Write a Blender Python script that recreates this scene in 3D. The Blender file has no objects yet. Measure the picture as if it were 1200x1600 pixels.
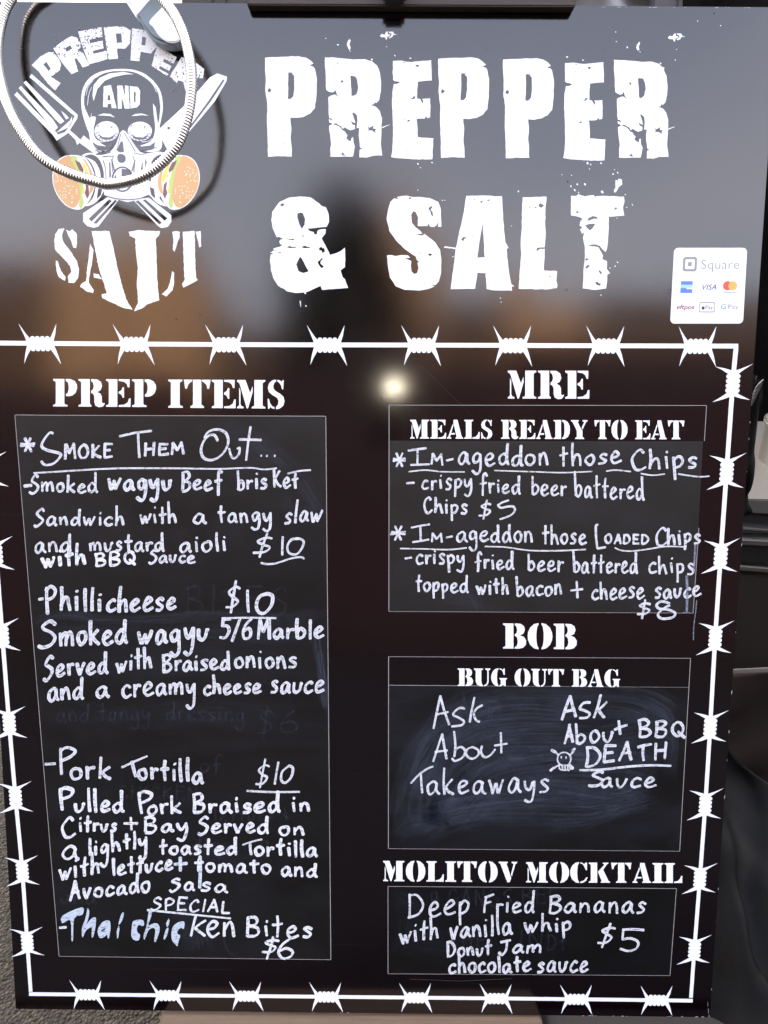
import bpy, bmesh, math, random
from mathutils import Vector, Matrix, noise
R = math.radians
random.seed(7)
S = bpy.context.scene
COL = S.collection

# ---------------------------------------------------------------- camera, board frame
F = 1200.0                       # focal length in photo pixels
TILT = R(9.0); ROLL = 0.005      # camera axis against the board's normal
LEAN = R(15.0)                   # board leans back
DIST = 0.90                      # camera to board plane, metres
FOOT_Y = 0.816                   # board height of the point straight opposite the lens
Bm = Matrix.Translation((0, 0, 0.035)) @ Matrix.Rotation(math.pi/2 - LEAN, 4, 'X')   # board local (x right, y up, z normal) -> world
Bi = Bm.inverted()
_f = Vector((0, -math.sin(TILT), -math.cos(TILT)))
_r = Vector((1, 0, 0)); _u = Vector((0, math.cos(TILT), -math.sin(TILT)))
RT = _r*math.cos(ROLL) + _u*math.sin(ROLL)
UP = _u*math.cos(ROLL) - _r*math.sin(ROLL)
CAM = Vector((0.0, FOOT_Y, DIST))
def ray(u, v): return _f + RT*((u-600)/F) + UP*((800-v)/F)
def pt(u, v, h=0.0):             # point of the board (h above its face) measured in the photograph
    d = ray(u, v); t = (CAM.z-h)/-d.z
    return CAM + d*t
def W(u, v, Y):                  # world point on the upright plane y = Y
    o = Bm @ CAM; d = Bm.to_3x3() @ ray(u, v); t = (Y-o.y)/d.y
    return o + d*t
camd = bpy.data.cameras.new('camera'); cam = bpy.data.objects.new('camera', camd); COL.objects.link(cam)
M = Matrix.Identity(4)
for i in range(3):
    M[i][0] = RT[i]; M[i][1] = UP[i]; M[i][2] = -_f[i]; M[i][3] = CAM[i]
cam.matrix_world = Bm @ M
camd.sensor_fit = 'VERTICAL'; camd.sensor_height = 24; camd.lens = 24*F/1600
camd.clip_start = 0.01; camd.clip_end = 500
S.camera = cam

# ---------------------------------------------------------------- light
sw = Vector((-0.62, 0.62, 0.95)).normalized()      # the sun stands behind the board: its face is lit by the open sky
sun_el = math.asin(sw.z); sun_az = math.atan2(sw.x, sw.y)
w = bpy.data.worlds.new('World'); S.world = w; w.use_nodes = True
nt = w.node_tree; bg = nt.nodes['Background']
sky = nt.nodes.new('ShaderNodeTexSky'); sky.sky_type = 'NISHITA'; sky.sun_disc = False
sky.sun_elevation = sun_el; sky.sun_rotation = sun_az
sky.air_density = 1.2; sky.dust_density = 3.5
# thin bright cloud over the whole sky
tc = nt.nodes.new('ShaderNodeTexCoord'); mp = nt.nodes.new('ShaderNodeMapping'); mp.inputs['Scale'].default_value = (1, 1, 2.6)
cn = nt.nodes.new('ShaderNodeTexNoise'); cn.inputs['Scale'].default_value = 2.2; cn.inputs['Detail'].default_value = 6; cn.inputs['Roughness'].default_value = 0.5
cr = nt.nodes.new('ShaderNodeValToRGB'); cr.color_ramp.elements[0].position = 0.25; cr.color_ramp.elements[0].color = (.45, .45, .45, 1); cr.color_ramp.elements[1].position = 0.8; cr.color_ramp.elements[1].color = (.85, .85, .85, 1)
cm = nt.nodes.new('ShaderNodeMix'); cm.data_type = 'RGBA'; cm.inputs[7].default_value = (5.1, 4.7, 4.8, 1)
nt.links.new(tc.outputs['Generated'], mp.inputs[0]); nt.links.new(mp.outputs[0], cn.inputs['Vector']); nt.links.new(cn.outputs['Fac'], cr.inputs[0])
sz = nt.nodes.new('ShaderNodeSeparateXYZ'); nt.links.new(tc.outputs['Generated'], sz.inputs[0])     # cloud thins towards the zenith
mz = nt.nodes.new('ShaderNodeMapRange'); mz.inputs[1].default_value = 0.42; mz.inputs[2].default_value = 0.75; mz.inputs[3].default_value = 1.0; mz.inputs[4].default_value = 0.25
nt.links.new(sz.outputs[2], mz.inputs[0]); mm = nt.nodes.new('ShaderNodeMath'); mm.operation = 'MULTIPLY'; nt.links.new(cr.outputs[0], mm.inputs[0]); nt.links.new(mz.outputs[0], mm.inputs[1])
nt.links.new(mm.outputs[0], cm.inputs[0]); nt.links.new(sky.outputs[0], cm.inputs[6]); nt.links.new(cm.outputs[2], bg.inputs[0]); bg.inputs[1].default_value = 0.15
ld = bpy.data.lights.new('sun', 'SUN'); ld.energy = 1.3; ld.angle = R(12); ld.color = (1, 0.965, 0.92)
sun = bpy.data.objects.new('sun', ld); COL.objects.link(sun)
sun.rotation_euler = sw.to_track_quat('Z', 'Y').to_euler()
vs = S.view_settings
vs.view_transform = 'Standard'; vs.look = 'None'; vs.exposure = 2.7; vs.gamma = 1; vs.use_curve_mapping = False

# ---------------------------------------------------------------- materials
class NT:
    def __init__(s, name):
        s.m = bpy.data.materials.new(name); s.m.use_nodes = True; s.t = s.m.node_tree
        s.b = s.t.nodes['Principled BSDF']; s.co = None
    def n(s, ty, **kw):
        nd = s.t.nodes.new(ty)
        for k, v in kw.items():
            if k in nd.inputs: nd.inputs[k].default_value = v
            else: setattr(nd, k, v)
        return nd
    def l(s, a, b): s.t.links.new(a, b)
    def coord(s, scale=(1, 1, 1), rot=(0, 0, 0), loc=(0, 0, 0), src='Object'):
        tc = s.n('ShaderNodeTexCoord'); mp = s.n('ShaderNodeMapping')
        mp.inputs['Scale'].default_value = scale; mp.inputs['Rotation'].default_value = rot; mp.inputs['Location'].default_value = loc
        s.l(tc.outputs[src], mp.inputs[0]); return mp.outputs[0]
    def noise(s, co, scale, detail=4, rough=0.55, dist=0):
        nd = s.n('ShaderNodeTexNoise'); nd.inputs['Scale'].default_value = scale
        nd.inputs['Detail'].default_value = detail; nd.inputs['Roughness'].default_value = rough; nd.inputs['Distortion'].default_value = dist
        s.l(co, nd.inputs['Vector']); return nd.outputs['Fac']
    def ramp(s, fac, stops):
        nd = s.n('ShaderNodeValToRGB'); el = nd.color_ramp.elements
        while len(el) < len(stops): el.new(0.5)
        for e, (p, c) in zip(el, stops):
            e.position = p; e.color = (c, c, c, 1) if isinstance(c, (int, float)) else (*c, 1)
        s.l(fac, nd.inputs[0]); return nd.outputs[0]
    def mix(s, fac, a, b, blend='MIX'):
        nd = s.n('ShaderNodeMix', data_type='RGBA', blend_type=blend)
        for i, v in ((0, fac), (6, a), (7, b)):
            if hasattr(v, 'is_linked'): s.l(v, nd.inputs[i])
            else: nd.inputs[i].default_value = v if i == 0 else (*v, 1)
        return nd.outputs[2]
    def math(s, op, a, b=0.0, clamp=False):
        nd = s.n('ShaderNodeMath', operation=op, use_clamp=clamp)
        for i, v in ((0, a), (1, b)):
            if hasattr(v, 'is_linked'): s.l(v, nd.inputs[i])
            else: nd.inputs[i].default_value = v
        return nd.outputs[0]
    def bump(s, h, strength, dist=0.001, inp='Normal'):
        nd = s.n('ShaderNodeBump'); nd.inputs['Strength'].default_value = strength; nd.inputs['Distance'].default_value = dist
        s.l(h, nd.inputs['Height']); s.l(nd.outputs[0], s.b.inputs[inp]); return nd
    def set(s, **kw):
        for k, v in kw.items():
            k = k.replace('_', ' ')
            k = {'Spec': 'Specular IOR Level', 'Base': 'Base Color'}.get(k, k)
            if hasattr(v, 'is_linked'): s.l(v, s.b.inputs[k])
            else: s.b.inputs[k].default_value = (*v, 1) if isinstance(v, tuple) and len(v) == 3 else v
        return s
MAT = {}
def simple(name, col, rough=0.6, **kw):
    t = NT(name); t.set(Base=col, Roughness=rough, **kw)
    MAT[name] = t.m; return t

# glossy black printed face: dust, hairline scratches, orange peel
t = NT('gloss_black')
co = t.coord()
dust = t.ramp(t.noise(co, 300, 2, 0.6), [(0.70, 0.0), (0.80, 1.0)])
grime = t.noise(co, 6, 6, 0.6)
base = t.mix(t.ramp(grime, [(0.35, 0.0), (0.75, 1.0)]), (0.0019, 0.0003, 0.0008), (0.0034, 0.0010, 0.0015))
base = t.mix(t.math('MULTIPLY', dust, 0.05), base, (0.5, 0.48, 0.45))
sc = t.coord(scale=(3, 900, 3), rot=(0, 0, R(40)))
scr = t.ramp(t.noise(sc, 1.0, 1, 0.4), [(0.755, 0.0), (0.78, 1.0)])
base = t.mix(t.math('MULTIPLY', scr, 0.02), base, (0.6, 0.55, 0.5))
rg = t.ramp(t.noise(co, 9, 5, 0.6), [(0.3, 0.088), (0.75, 0.125)])
t.set(Base=base, Roughness=rg, Spec=1.0, IOR=1.47)
t.bump(t.noise(co, 700, 3, 0.6), 0.06, 0.0004)
MAT['gloss_black'] = t.m

# white vinyl print
t = NT('white_print'); co = t.coord()
c = t.mix(t.ramp(t.noise(co, 40, 4), [(0.3, 0.0), (0.8, 1.0)]), (0.80, 0.80, 0.80), (0.86, 0.86, 0.85))
t.set(Base=c, Roughness=0.28, Spec=0.5)
t.bump(t.noise(co, 1400, 2, 0.5), 0.05, 0.0004)
MAT['white_print'] = t.m

def chalk_mat(name, loc, blue, strength, lo=0.0045):
    t = NT(name); co = t.coord()
    a = t.noise(t.coord(scale=(1.0, 2.2, 1), rot=(0, 0, R(25)), loc=loc), 4.0, 5, 0.62, 1.2)
    b = t.noise(t.coord(scale=(3, 14, 1), rot=(0, 0, R(-18)), loc=loc), 5.0, 5, 0.7, 1.6)
    f = t.math('MULTIPLY', t.ramp(a, [(0.40, 0.0), (0.72, 1.0)]), t.ramp(b, [(0.25, 0.35), (0.8, 1.0)]))
    gr = t.ramp(t.noise(co, 900, 2, 0.6), [(0.3, 0.75), (0.8, 1.25)])
    f = t.math('MULTIPLY', t.math('MULTIPLY', f, gr), strength, True)
    base = t.mix(f, (lo*1.10, lo*0.98, lo*0.80), blue)
    fl = t.ramp(t.noise(co, 260, 2, 0.6), [(0.76, 0.0), (0.82, 1.0)])
    base = t.mix(t.math('MULTIPLY', fl, 0.10), base, (0.4, 0.4, 0.42))
    t.set(Base=base, Roughness=t.ramp(t.noise(co, 8, 4), [(0.3, 0.34), (0.8, 0.45)]), Spec=0.38)
    t.bump(t.noise(co, 1500, 2, 0.6), 0.10, 0.0004)
    MAT[name] = t.m; return t
chalk_mat('chalk_tall', (0, 0, 0), (0.060, 0.064, 0.085), 0.16)
chalk_mat('chalk_meals', (3, 1, 0), (0.085, 0.085, 0.09), 0.14, 0.010)
# the bag panel carries a wiped grey-blue oval of rubbed-in marker
t = chalk_mat('chalk_bag', (5, 2, 0), (0.070, 0.085, 0.125), 0.15, 0.003)
chalk_mat('chalk_mocktail', (8, 4, 0), (0.03, 0.04, 0.065), 0.10, 0.002)

def marker(name, cen, edge, alpha=1.0):
    t = NT(name); at = t.n('ShaderNodeAttribute', attribute_name='edge')
    co = t.coord()
    n1 = t.noise(co, 120, 3, 0.6); n2 = t.noise(co, 900, 2, 0.6)
    e = t.math('ADD', at.outputs['Fac'], t.math('MULTIPLY', t.math('SUBTRACT', n1, 0.5), 0.9), True)
    c = t.mix(e, cen, edge)
    c = t.mix(t.math('MULTIPLY', t.ramp(n2, [(0.5, 0.0), (0.8, 1.0)]), 0.25), c, (0.2, 0.22, 0.3))
    t.set(Base=c, Roughness=0.6, Spec=0.3)
    if alpha == 1: t.set(Alpha=t.ramp(t.noise(t.coord(scale=(1, 1.6, 1), loc=(3, 1, 0)), 190, 3, 0.65), [(0.30, 0.30), (0.48, 1.0)]))
    if alpha < 1:
        t.set(Alpha=t.math('MULTIPLY', t.ramp(n1, [(0.3, 0.5), (0.75, 1.3)]), alpha, True))
    MAT[name] = t.m
marker('marker', (0.47, 0.475, 0.50), (0.86, 0.855, 0.84))
marker('marker_bold', (0.60, 0.60, 0.63), (0.88, 0.875, 0.86))
marker('marker_wash', (0.50, 0.56, 0.62), (0.80, 0.84, 0.88))
marker('marker_ghost', (0.10, 0.11, 0.15), (0.13, 0.14, 0.19), 0.075)
t = NT('wiped_marker'); aa = t.n('ShaderNodeAttribute', attribute_name='across'); al = t.n('ShaderNodeAttribute', attribute_name='along'); st_ = t.n('ShaderNodeAttribute', attribute_name='strength')
cx_ = t.n('ShaderNodeCombineXYZ'); t.l(t.math('MULTIPLY', al.outputs['Fac'], 9.0), cx_.inputs[0]); t.l(t.math('MULTIPLY', aa.outputs['Fac'], 190.0), cx_.inputs[1]); t.l(st_.outputs['Fac'], cx_.inputs[2])
n1 = t.noise(cx_.outputs[0], 1.0, 5, 0.65, 0.6); n2 = t.noise(t.coord(), 26, 4, 0.6); n3 = t.noise(t.coord(), 800, 2, 0.6)
al_ = t.math('MULTIPLY', t.ramp(n1, [(0.40, 0.08), (0.74, 0.9)]), t.ramp(n2, [(0.30, 0.30), (0.65, 1.0)]))
al_ = t.math('MULTIPLY', t.math('MULTIPLY', al_, t.ramp(n3, [(0.3, 0.7), (0.7, 1.0)])), st_.outputs['Fac'])
t.set(Base=(0.125, 0.145, 0.20), Roughness=0.7, Spec=0.2, Alpha=al_); MAT['wiped_marker'] = t.m
marker('marker_smear', (0.30, 0.33, 0.42), (0.34, 0.37, 0.46), 0.55)
simple('hairline', (0.30, 0.28, 0.27), 0.4)
simple('print_shadow', (0.05, 0.02, 0.09), 0.3)

t = NT('metal_hose'); t.set(Base=(0.60, 0.57, 0.52), Metallic=1.0, Roughness=t.ramp(t.noise(t.coord(), 60, 4, 0.6), [(0.3, 0.14), (0.7, 0.32)])); MAT['metal_hose'] = t.m
simple('hose_groove', (0.10, 0.09, 0.08), 0.5, Metallic=0.6)
simple('white_plastic', (0.86, 0.86, 0.86), 0.25)
simple('grey_plastic', (0.16, 0.20, 0.215), 0.35)
simple('panel_edge', (0.30, 0.28, 0.27), 0.5)
simple('panel_back', (0.03, 0.028, 0.028), 0.6)
t = NT('timber'); co = t.coord(scale=(2, 40, 40))
g = t.noise(co, 3, 5, 0.6, 1.5); g2 = t.noise(t.coord(scale=(6, 200, 200)), 4, 3, 0.6)
t.set(Base=t.mix(g, (0.085, 0.050, 0.026), (0.19, 0.125, 0.075)), Roughness=0.75); t.bump(g2, 0.4, 0.001); MAT['timber'] = t.m
t = NT('dark_timber'); g = t.noise(t.coord(scale=(2, 60, 60)), 4, 5, 0.6, 1.0)
t.set(Base=t.mix(g, (0.018, 0.011, 0.006), (0.055, 0.034, 0.018)), Roughness=0.55); t.bump(g, 0.4, 0.001); MAT['dark_timber'] = t.m
t = NT('asphalt'); co = t.coord()
v = t.n('ShaderNodeTexVoronoi'); v.inputs['Scale'].default_value = 210; t.l(co, v.inputs['Vector'])
c = t.mix(t.ramp(t.noise(co, 3, 5), [(0.3, 0.0), (0.7, 1.0)]), (0.009, 0.0072, 0.005), (0.020, 0.016, 0.011))
sp = t.n('ShaderNodeSeparateColor'); t.l(v.outputs['Color'], sp.inputs[0])
c = t.mix(t.ramp(sp.outputs[0], [(0.55, 0.0), (1.0, 0.8)]), c, (0.045, 0.038, 0.027))
c = t.mix(t.ramp(v.outputs['Distance'], [(0.25, 0.0), (0.75, 0.8)]), c, (0.009, 0.008, 0.006))
t.set(Base=c, Roughness=0.9, Spec=0.2); t.bump(t.math('ADD', t.math('MULTIPLY', v.outputs['Distance'], -1.0), t.noise(co, 60, 3)), 0.9, 0.006); MAT['asphalt'] = t.m
t = NT('brushed_steel'); g = t.noise(t.coord(scale=(1, 60, 60)), 8, 4, 0.6)
t.set(Base=(0.30, 0.285, 0.26), Metallic=1.0, Roughness=t.ramp(g, [(0.3, 0.28), (0.7, 0.42)])); MAT['brushed_steel'] = t.m
t = NT('shaded_steel'); g = t.noise(t.coord(), 30, 4, 0.6)
t.set(Base=t.mix(g, (0.007, 0.0045, 0.0022), (0.014, 0.009, 0.0045)), Roughness=0.55); MAT['shaded_steel'] = t.m  # steel door in shade, its darkness put into the base colour
for nm, a, b in (('black_fabric', (0.0012, 0.0012, 0.0012), (0.0035, 0.003, 0.0027)), ('brown_fabric', (0.006, 0.0042, 0.003), (0.018, 0.013, 0.010)),
                 ('white_fabric', (0.22, 0.22, 0.22), (0.36, 0.36, 0.36)), ('grey_webbing', (0.07, 0.062, 0.052), (0.13, 0.115, 0.10))):
    t = NT(nm); co = t.coord(); wv = t.n('ShaderNodeTexWave', bands_direction='X'); wv.inputs['Scale'].default_value = 260; t.l(co, wv.inputs[0])
    w2 = t.n('ShaderNodeTexWave', bands_direction='Z'); w2.inputs['Scale'].default_value = 260; t.l(co, w2.inputs[0])
    t.set(Base=t.mix(t.noise(co, 12, 5), a, b), Roughness=0.42 if 'black' in nm else 0.85, Spec=0.05 if 'black' in nm else 0.035)
    t.bump(t.math('ADD', wv.outputs['Fac'], w2.outputs['Fac']), 0.25, 0.0005); MAT[nm] = t.m
simple('black_paint', (0.012, 0.012, 0.012), 0.5)
simple('grey_paint', (0.08, 0.08, 0.08), 0.5)
simple('off_white', (0.055, 0.050, 0.043), 0.5)
simple('print_grey', (0.20, 0.20, 0.20), 0.5); simple('print_pale_grey', (0.28, 0.28, 0.28), 0.5)
simple('print_blue', (0.10, 0.22, 0.60), 0.5); simple('print_sky', (0.35, 0.62, 0.85), 0.5); simple('print_navy', (0.06, 0.06, 0.28), 0.5)
simple('print_red', (0.72, 0.10, 0.05), 0.5); simple('print_orange', (0.80, 0.42, 0.10), 0.5); simple('print_maroon', (0.28, 0.02, 0.06), 0.5)
simple('print_green', (0.05, 0.30, 0.20), 0.5); simple('print_dark', (0.05, 0.045, 0.05), 0.4)
simple('logo_dark', (0.016, 0.012, 0.016), 0.18, Spec=0.8)
simple('logo_grey', (0.10, 0.095, 0.11), 0.25, Spec=0.6)
simple('bun', (0.66, 0.38, 0.16), 0.3); simple('seed', (0.85, 0.80, 0.66), 0.3); simple('lettuce', (0.50, 0.58, 0.16), 0.3)
simple('cheese', (0.80, 0.62, 0.12), 0.3); simple('patty', (0.20, 0.09, 0.075), 0.3)

# ---------------------------------------------------------------- object helpers
def link(name, me, mat, parent=None, label=None, kind=None):
    o = bpy.data.objects.new(name, me); COL.objects.link(o)
    if mat is not None and not me.materials: me.materials.append(MAT[mat] if isinstance(mat, str) else mat)
    if parent is not None: o.parent = parent
    if label: o['label'] = label
    if kind: o['kind'] = kind
    return o
def tag(o, label, cat, group=None):
    o['label'] = label; o['category'] = cat
    if group: o['group'] = group
    return o
def empty(name, loc=(0, 0, 0), mat=None):
    o = bpy.data.objects.new(name, None); COL.objects.link(o)
    if mat is not None: o.matrix_world = mat
    else: o.location = loc
    o.empty_display_size = 0.05
    return o
def mesh(name, vs_, fs, smooth=False):
    me = bpy.data.meshes.new(name); me.from_pydata([tuple(v) for v in vs_], [], fs); me.update()
    if smooth: me.polygons.foreach_set('use_smooth', [True]*len(me.polygons))
    return me
def bmmesh(name, bm, smooth=False):
    bmesh.ops.recalc_face_normals(bm, faces=bm.faces)
    me = bpy.data.meshes.new(name); bm.to_mesh(me); bm.free()
    if smooth: me.polygons.foreach_set('use_smooth', [True]*len(me.polygons))
    return me
# flat print: any number of closed outlines (photo pixels; inner outlines cut holes) laid on the board
_n = [0]
def flat(name, polys, h, mat, parent, label=None, fn=None):
    cu = bpy.data.curves.new('t', 'CURVE'); cu.dimensions = '2D'; cu.fill_mode = 'BOTH'
    for p in polys:
        s = cu.splines.new('POLY'); s.points.add(len(p)-1)
        for q, (x, y) in zip(s.points, p): q.co = (x/100, -y/100, 0, 1)
        s.use_cyclic_u = True
    o = bpy.data.objects.new('t', cu)
    me = bpy.data.meshes.new_from_object(o)
    bpy.data.objects.remove(o); bpy.data.curves.remove(cu)
    for v in me.vertices:
        x, y = v.co.x*100, -v.co.y*100
        if fn: x, y = fn(x, y)
        v.co = pt(x, y, h)
    fixn(me); me.name = name
    return link(name, me, mat, parent, label)
def fixn(me):
    me.update(); s = sum(p.normal.z*p.area for p in me.polygons)
    if s < 0: me.flip_normals()
    me.update()
def rough_poly(p, amp, step=6.0, seed=0):      # ragged print edge
    rnd = random.Random(seed); out = []
    for i in range(len(p)):
        a = Vector(p[i]); b = Vector(p[(i+1) % len(p)]); L = (b-a).length; k = max(1, int(L/step))
        nrm = Vector((-(b-a).y, (b-a).x)); nrm = nrm/nrm.length if nrm.length else nrm
        for j in range(k):
            q = a.lerp(b, j/k)
            if j or k == 1: q = q + nrm*rnd.uniform(-amp, amp)*(2.2 if rnd.random() < 0.08 else 1)
            out.append(tuple(q))
    return out
def zoomf(ox, oy, s): return lambda p: [(ox+x/s, oy+y/s) for x, y in p]
def ell(cx, cy, rx, ry, n=28, rot=0, a0=0, a1=360):
    c, s = math.cos(R(rot)), math.sin(R(rot)); out = []
    full = abs(a1-a0) >= 360
    for i in range(n if full else n+1):
        a = R(a0+(a1-a0)*i/n); x, y = rx*math.cos(a), ry*math.sin(a)
        out.append((cx+x*c-y*s, cy+x*s+y*c))
    return out
def smooth(p, k=5, closed=False):
    n = len(p)
    if n < 3: 
        return [tuple(Vector(p[0]).lerp(Vector(p[1]), i/6)) for i in range(7)] if n == 2 else p
    out = []
    rng = range(n) if closed else range(n-1)
    for i in rng:
        P = [Vector(p[j % n]) if closed else Vector(p[max(0, min(n-1, j))]) for j in (i-1, i, i+1, i+2)]
        for j in range(k):
            t_ = j/k
            q = 0.5*((2*P[1]) + (-P[0]+P[2])*t_ + (2*P[0]-5*P[1]+4*P[2]-P[3])*t_*t_ + (-P[0]+3*P[1]-3*P[2]+P[3])*t_**3)
            out.append(tuple(q))
    if not closed: out.append(tuple(p[-1]))
    return out
# marker strokes: ribbons with rounded ends, each a hair above the one before so crossings never share a plane
_lay = [0]
def ribbons(name, strokes, wd, h0, mat, parent, label=None, var=0.13, sm=True):
    wd = wd*0.82
    V, Fc, E = [], [], []
    for k, st in enumerate(strokes):
        if len(st) == 1: st = [st[0], (st[0][0]+0.6, st[0][1]+0.2)]
        p = smooth(st, 5) if sm else list(st)
        q = [p[0]]
        for a in p[1:]:
            if (Vector(a)-Vector(q[-1])).length > 0.25: q.append(a)
        p = q
        if len(p) < 2: p = [p[0], (p[0][0]+.5, p[0][1]+.1)]
        n = len(p); ph = random.uniform(0, 6); fr = random.uniform(.15, .35)
        _lay[0] = (_lay[0]+1) % 40
        hb = h0 + _lay[0]*7e-6
        rows = []
        T = []
        for i in range(n):
            a = Vector(p[max(0, i-1)]); b = Vector(p[min(n-1, i+1)]); d = (b-a); T.append(d/d.length if d.length else Vector((1, 0)))
        def row(c, tdir, hw, hh):
            nr = Vector((-tdir.y, tdir.x)); r_ = []
            for m_, e in ((-1, 1), (-0.55, 0.25), (0.55, 0.25), (1, 1)):
                V.append(pt(c.x+nr.x*hw*m_, c.y+nr.y*hw*m_, hh)); E.append(e); r_.append(len(V)-1)
            rows.append(r_)
        hw0 = wd/2
        for a_, e_ in ((0.62, 0.50), (0.40, 0.80)):
            row(Vector(p[0])-T[0]*hw0*a_, T[0], hw0*e_, hb)
        for i in range(n):
            nib = 0.84+0.30*abs(math.sin(math.atan2(T[i].y, T[i].x)+0.75))
            hw = hw0*nib*(1+var*math.sin(ph+i*fr)+random.uniform(-.04, .04))
            row(Vector(p[i]), T[i], hw, hb+i*1.2e-6)
        for a_, e_ in ((0.40, 0.80), (0.62, 0.50)):
            row(Vector(p[-1])+T[-1]*hw0*a_, T[-1], hw0*e_, hb+n*1.2e-6)
        for i in range(len(rows)-1):
            a, b = rows[i], rows[i+1]
            for j in range(3): Fc.append((a[j], a[j+1], b[j+1], b[j]))
    me = mesh(name, V, Fc); 
    fixn(me)
    at = me.attributes.new('edge', 'FLOAT', 'POINT'); at.data.foreach_set('value', [float(e) for e in E])
    return link(name, me, mat, parent, label)
def loc_box(bm, x0, x1, y0, y1, z0, z1):
    vs_ = [bm.verts.new(c) for c in ((x0,y0,z0),(x1,y0,z0),(x1,y1,z0),(x0,y1,z0),(x0,y0,z1),(x1,y0,z1),(x1,y1,z1),(x0,y1,z1))]
    for f in ((0,3,2,1),(4,5,6,7),(0,1,5,4),(1,2,6,5),(2,3,7,6),(3,0,4,7)): bm.faces.new([vs_[i] for i in f])
def boxobj(name, dims, mat, parent=None, bev=0.002, **kw):
    bm = bmesh.new(); loc_box(bm, *dims)
    if bev: bmesh.ops.bevel(bm, geom=bm.edges[:], offset=bev, segments=2, affect='EDGES')
    return link(name, bmmesh(name, bm), mat, parent, **kw)

def wipe(path, wd, strength, parent, label=None, clip=None, seed=0):    # a swipe of rubbed-in marker: streaks follow the swipe
    p = smooth(path, 8); n = len(p); NA = 12; V = []; A = []; Lg = []; St = []
    _n[0] += 1; hb = 0.00026+_n[0]*4e-6; s_ = 0
    for i in range(n):
        a = Vector(p[max(0, i-1)]); b = Vector(p[min(n-1, i+1)]); d = (b-a).normalized(); nr = Vector((-d.y, d.x))
        if i: s_ += (Vector(p[i])-Vector(p[i-1])).length/1333
        for j in range(NA+1):
            q = -1+2*j/NA; w_ = wd/2*(1+.08*math.sin(i*.4+seed)); c = Vector(p[i])+nr*w_*q
            fade = min(1, i/4, (n-1-i)/4)*(1-abs(q)**3)
            if clip and (c.x < clip[0] or c.x > clip[2] or c.y < clip[1] or c.y > clip[3]):
                c = Vector((min(max(c.x, clip[0]), clip[2]), min(max(c.y, clip[1]), clip[3])))
            V.append(pt(c.x, c.y, hb)); A.append(q*wd/1333+seed); Lg.append(s_+seed); St.append(fade*strength)
    me = mesh('wiped_smear', V, [(i*(NA+1)+j, i*(NA+1)+j+1, (i+1)*(NA+1)+j+1, (i+1)*(NA+1)+j) for i in range(n-1) for j in range(NA)]); fixn(me)
    for k, vals in (('across', A), ('along', Lg), ('strength', St)):
        me.attributes.new(k, 'FLOAT', 'POINT').data.foreach_set('value', vals)
    return link('wiped_smear', me, 'wiped_marker', parent, label)
# ---------------------------------------------------------------- the menu board
board = empty('menu_board', mat=Bm)
tag(board, 'large glossy black menu board with white lettering, barbed wire border and four chalkboard panels', 'menu board')
TL, TR_, BR, BL = pt(-64, 1), pt(1216.5, 10.5), pt(1109.5, 1590.5), pt(24, 1577.5)
def slab():
    bm = bmesh.new()
    c = [BL, BR, TR_, TL]
    f = [bm.verts.new((p.x, p.y, 0)) for p in c]; b = [bm.verts.new((p.x, p.y, -0.012)) for p in c]
    bm.faces.new(f); bm.faces.new(b[::-1])
    for i in range(4): bm.faces.new((f[i], b[i], b[(i+1) % 4], f[(i+1) % 4]))
    bmesh.ops.bevel(bm, geom=[e for e in bm.edges], offset=0.0012, segments=2, affect='EDGES')
    bmesh.ops.recalc_face_normals(bm, faces=bm.faces)
    for fc in bm.faces:
        n = fc.normal
        fc.material_index = 0 if n.z > 0.35 else (2 if n.z < -0.5 else 1)
    me = bpy.data.meshes.new('board_panel'); bm.to_mesh(me); bm.free()
    for m_ in ('gloss_black', 'panel_edge', 'panel_back'): me.materials.append(MAT[m_])
    return link('board_panel', me, None, board)
slab()
# chipped paint along the right and bottom edges
def chips():
    rnd = random.Random(3); polys = []
    for (a, b, n) in (((1193, 370), (1110, 1588), 13), ((1108, 1590), (900, 1588), 14), ((1109, 1588), (1106, 1560), 9), ((560, 1583.5), (480, 1582.6), 4), ((890, 10.8), (1200, 11.4), 16)):
        for i in range(n):
            t_ = rnd.random(); x = a[0]+(b[0]-a[0])*t_-1.2; y = a[1]+(b[1]-a[1])*t_
            s = rnd.uniform(.4, 1.5); e = rnd.uniform(1, 3.2)
            if abs(a[0]-b[0]) > abs(a[1]-b[1]): y += (0.6 if y < 100 else -1); polys.append(ell(x, y, s*e, s*.55, 7, rnd.uniform(-8, 8)))
            else: polys.append(ell(x, y, s*.5, s*e, 7, rnd.uniform(-4, 8)))
    return polys
for i, p in enumerate([chips()]):
    flat('edge_wear', p, 0.00012, 'panel_edge', board, label='small pale chips along the board edges', )['kind'] = 'stuff'

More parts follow.
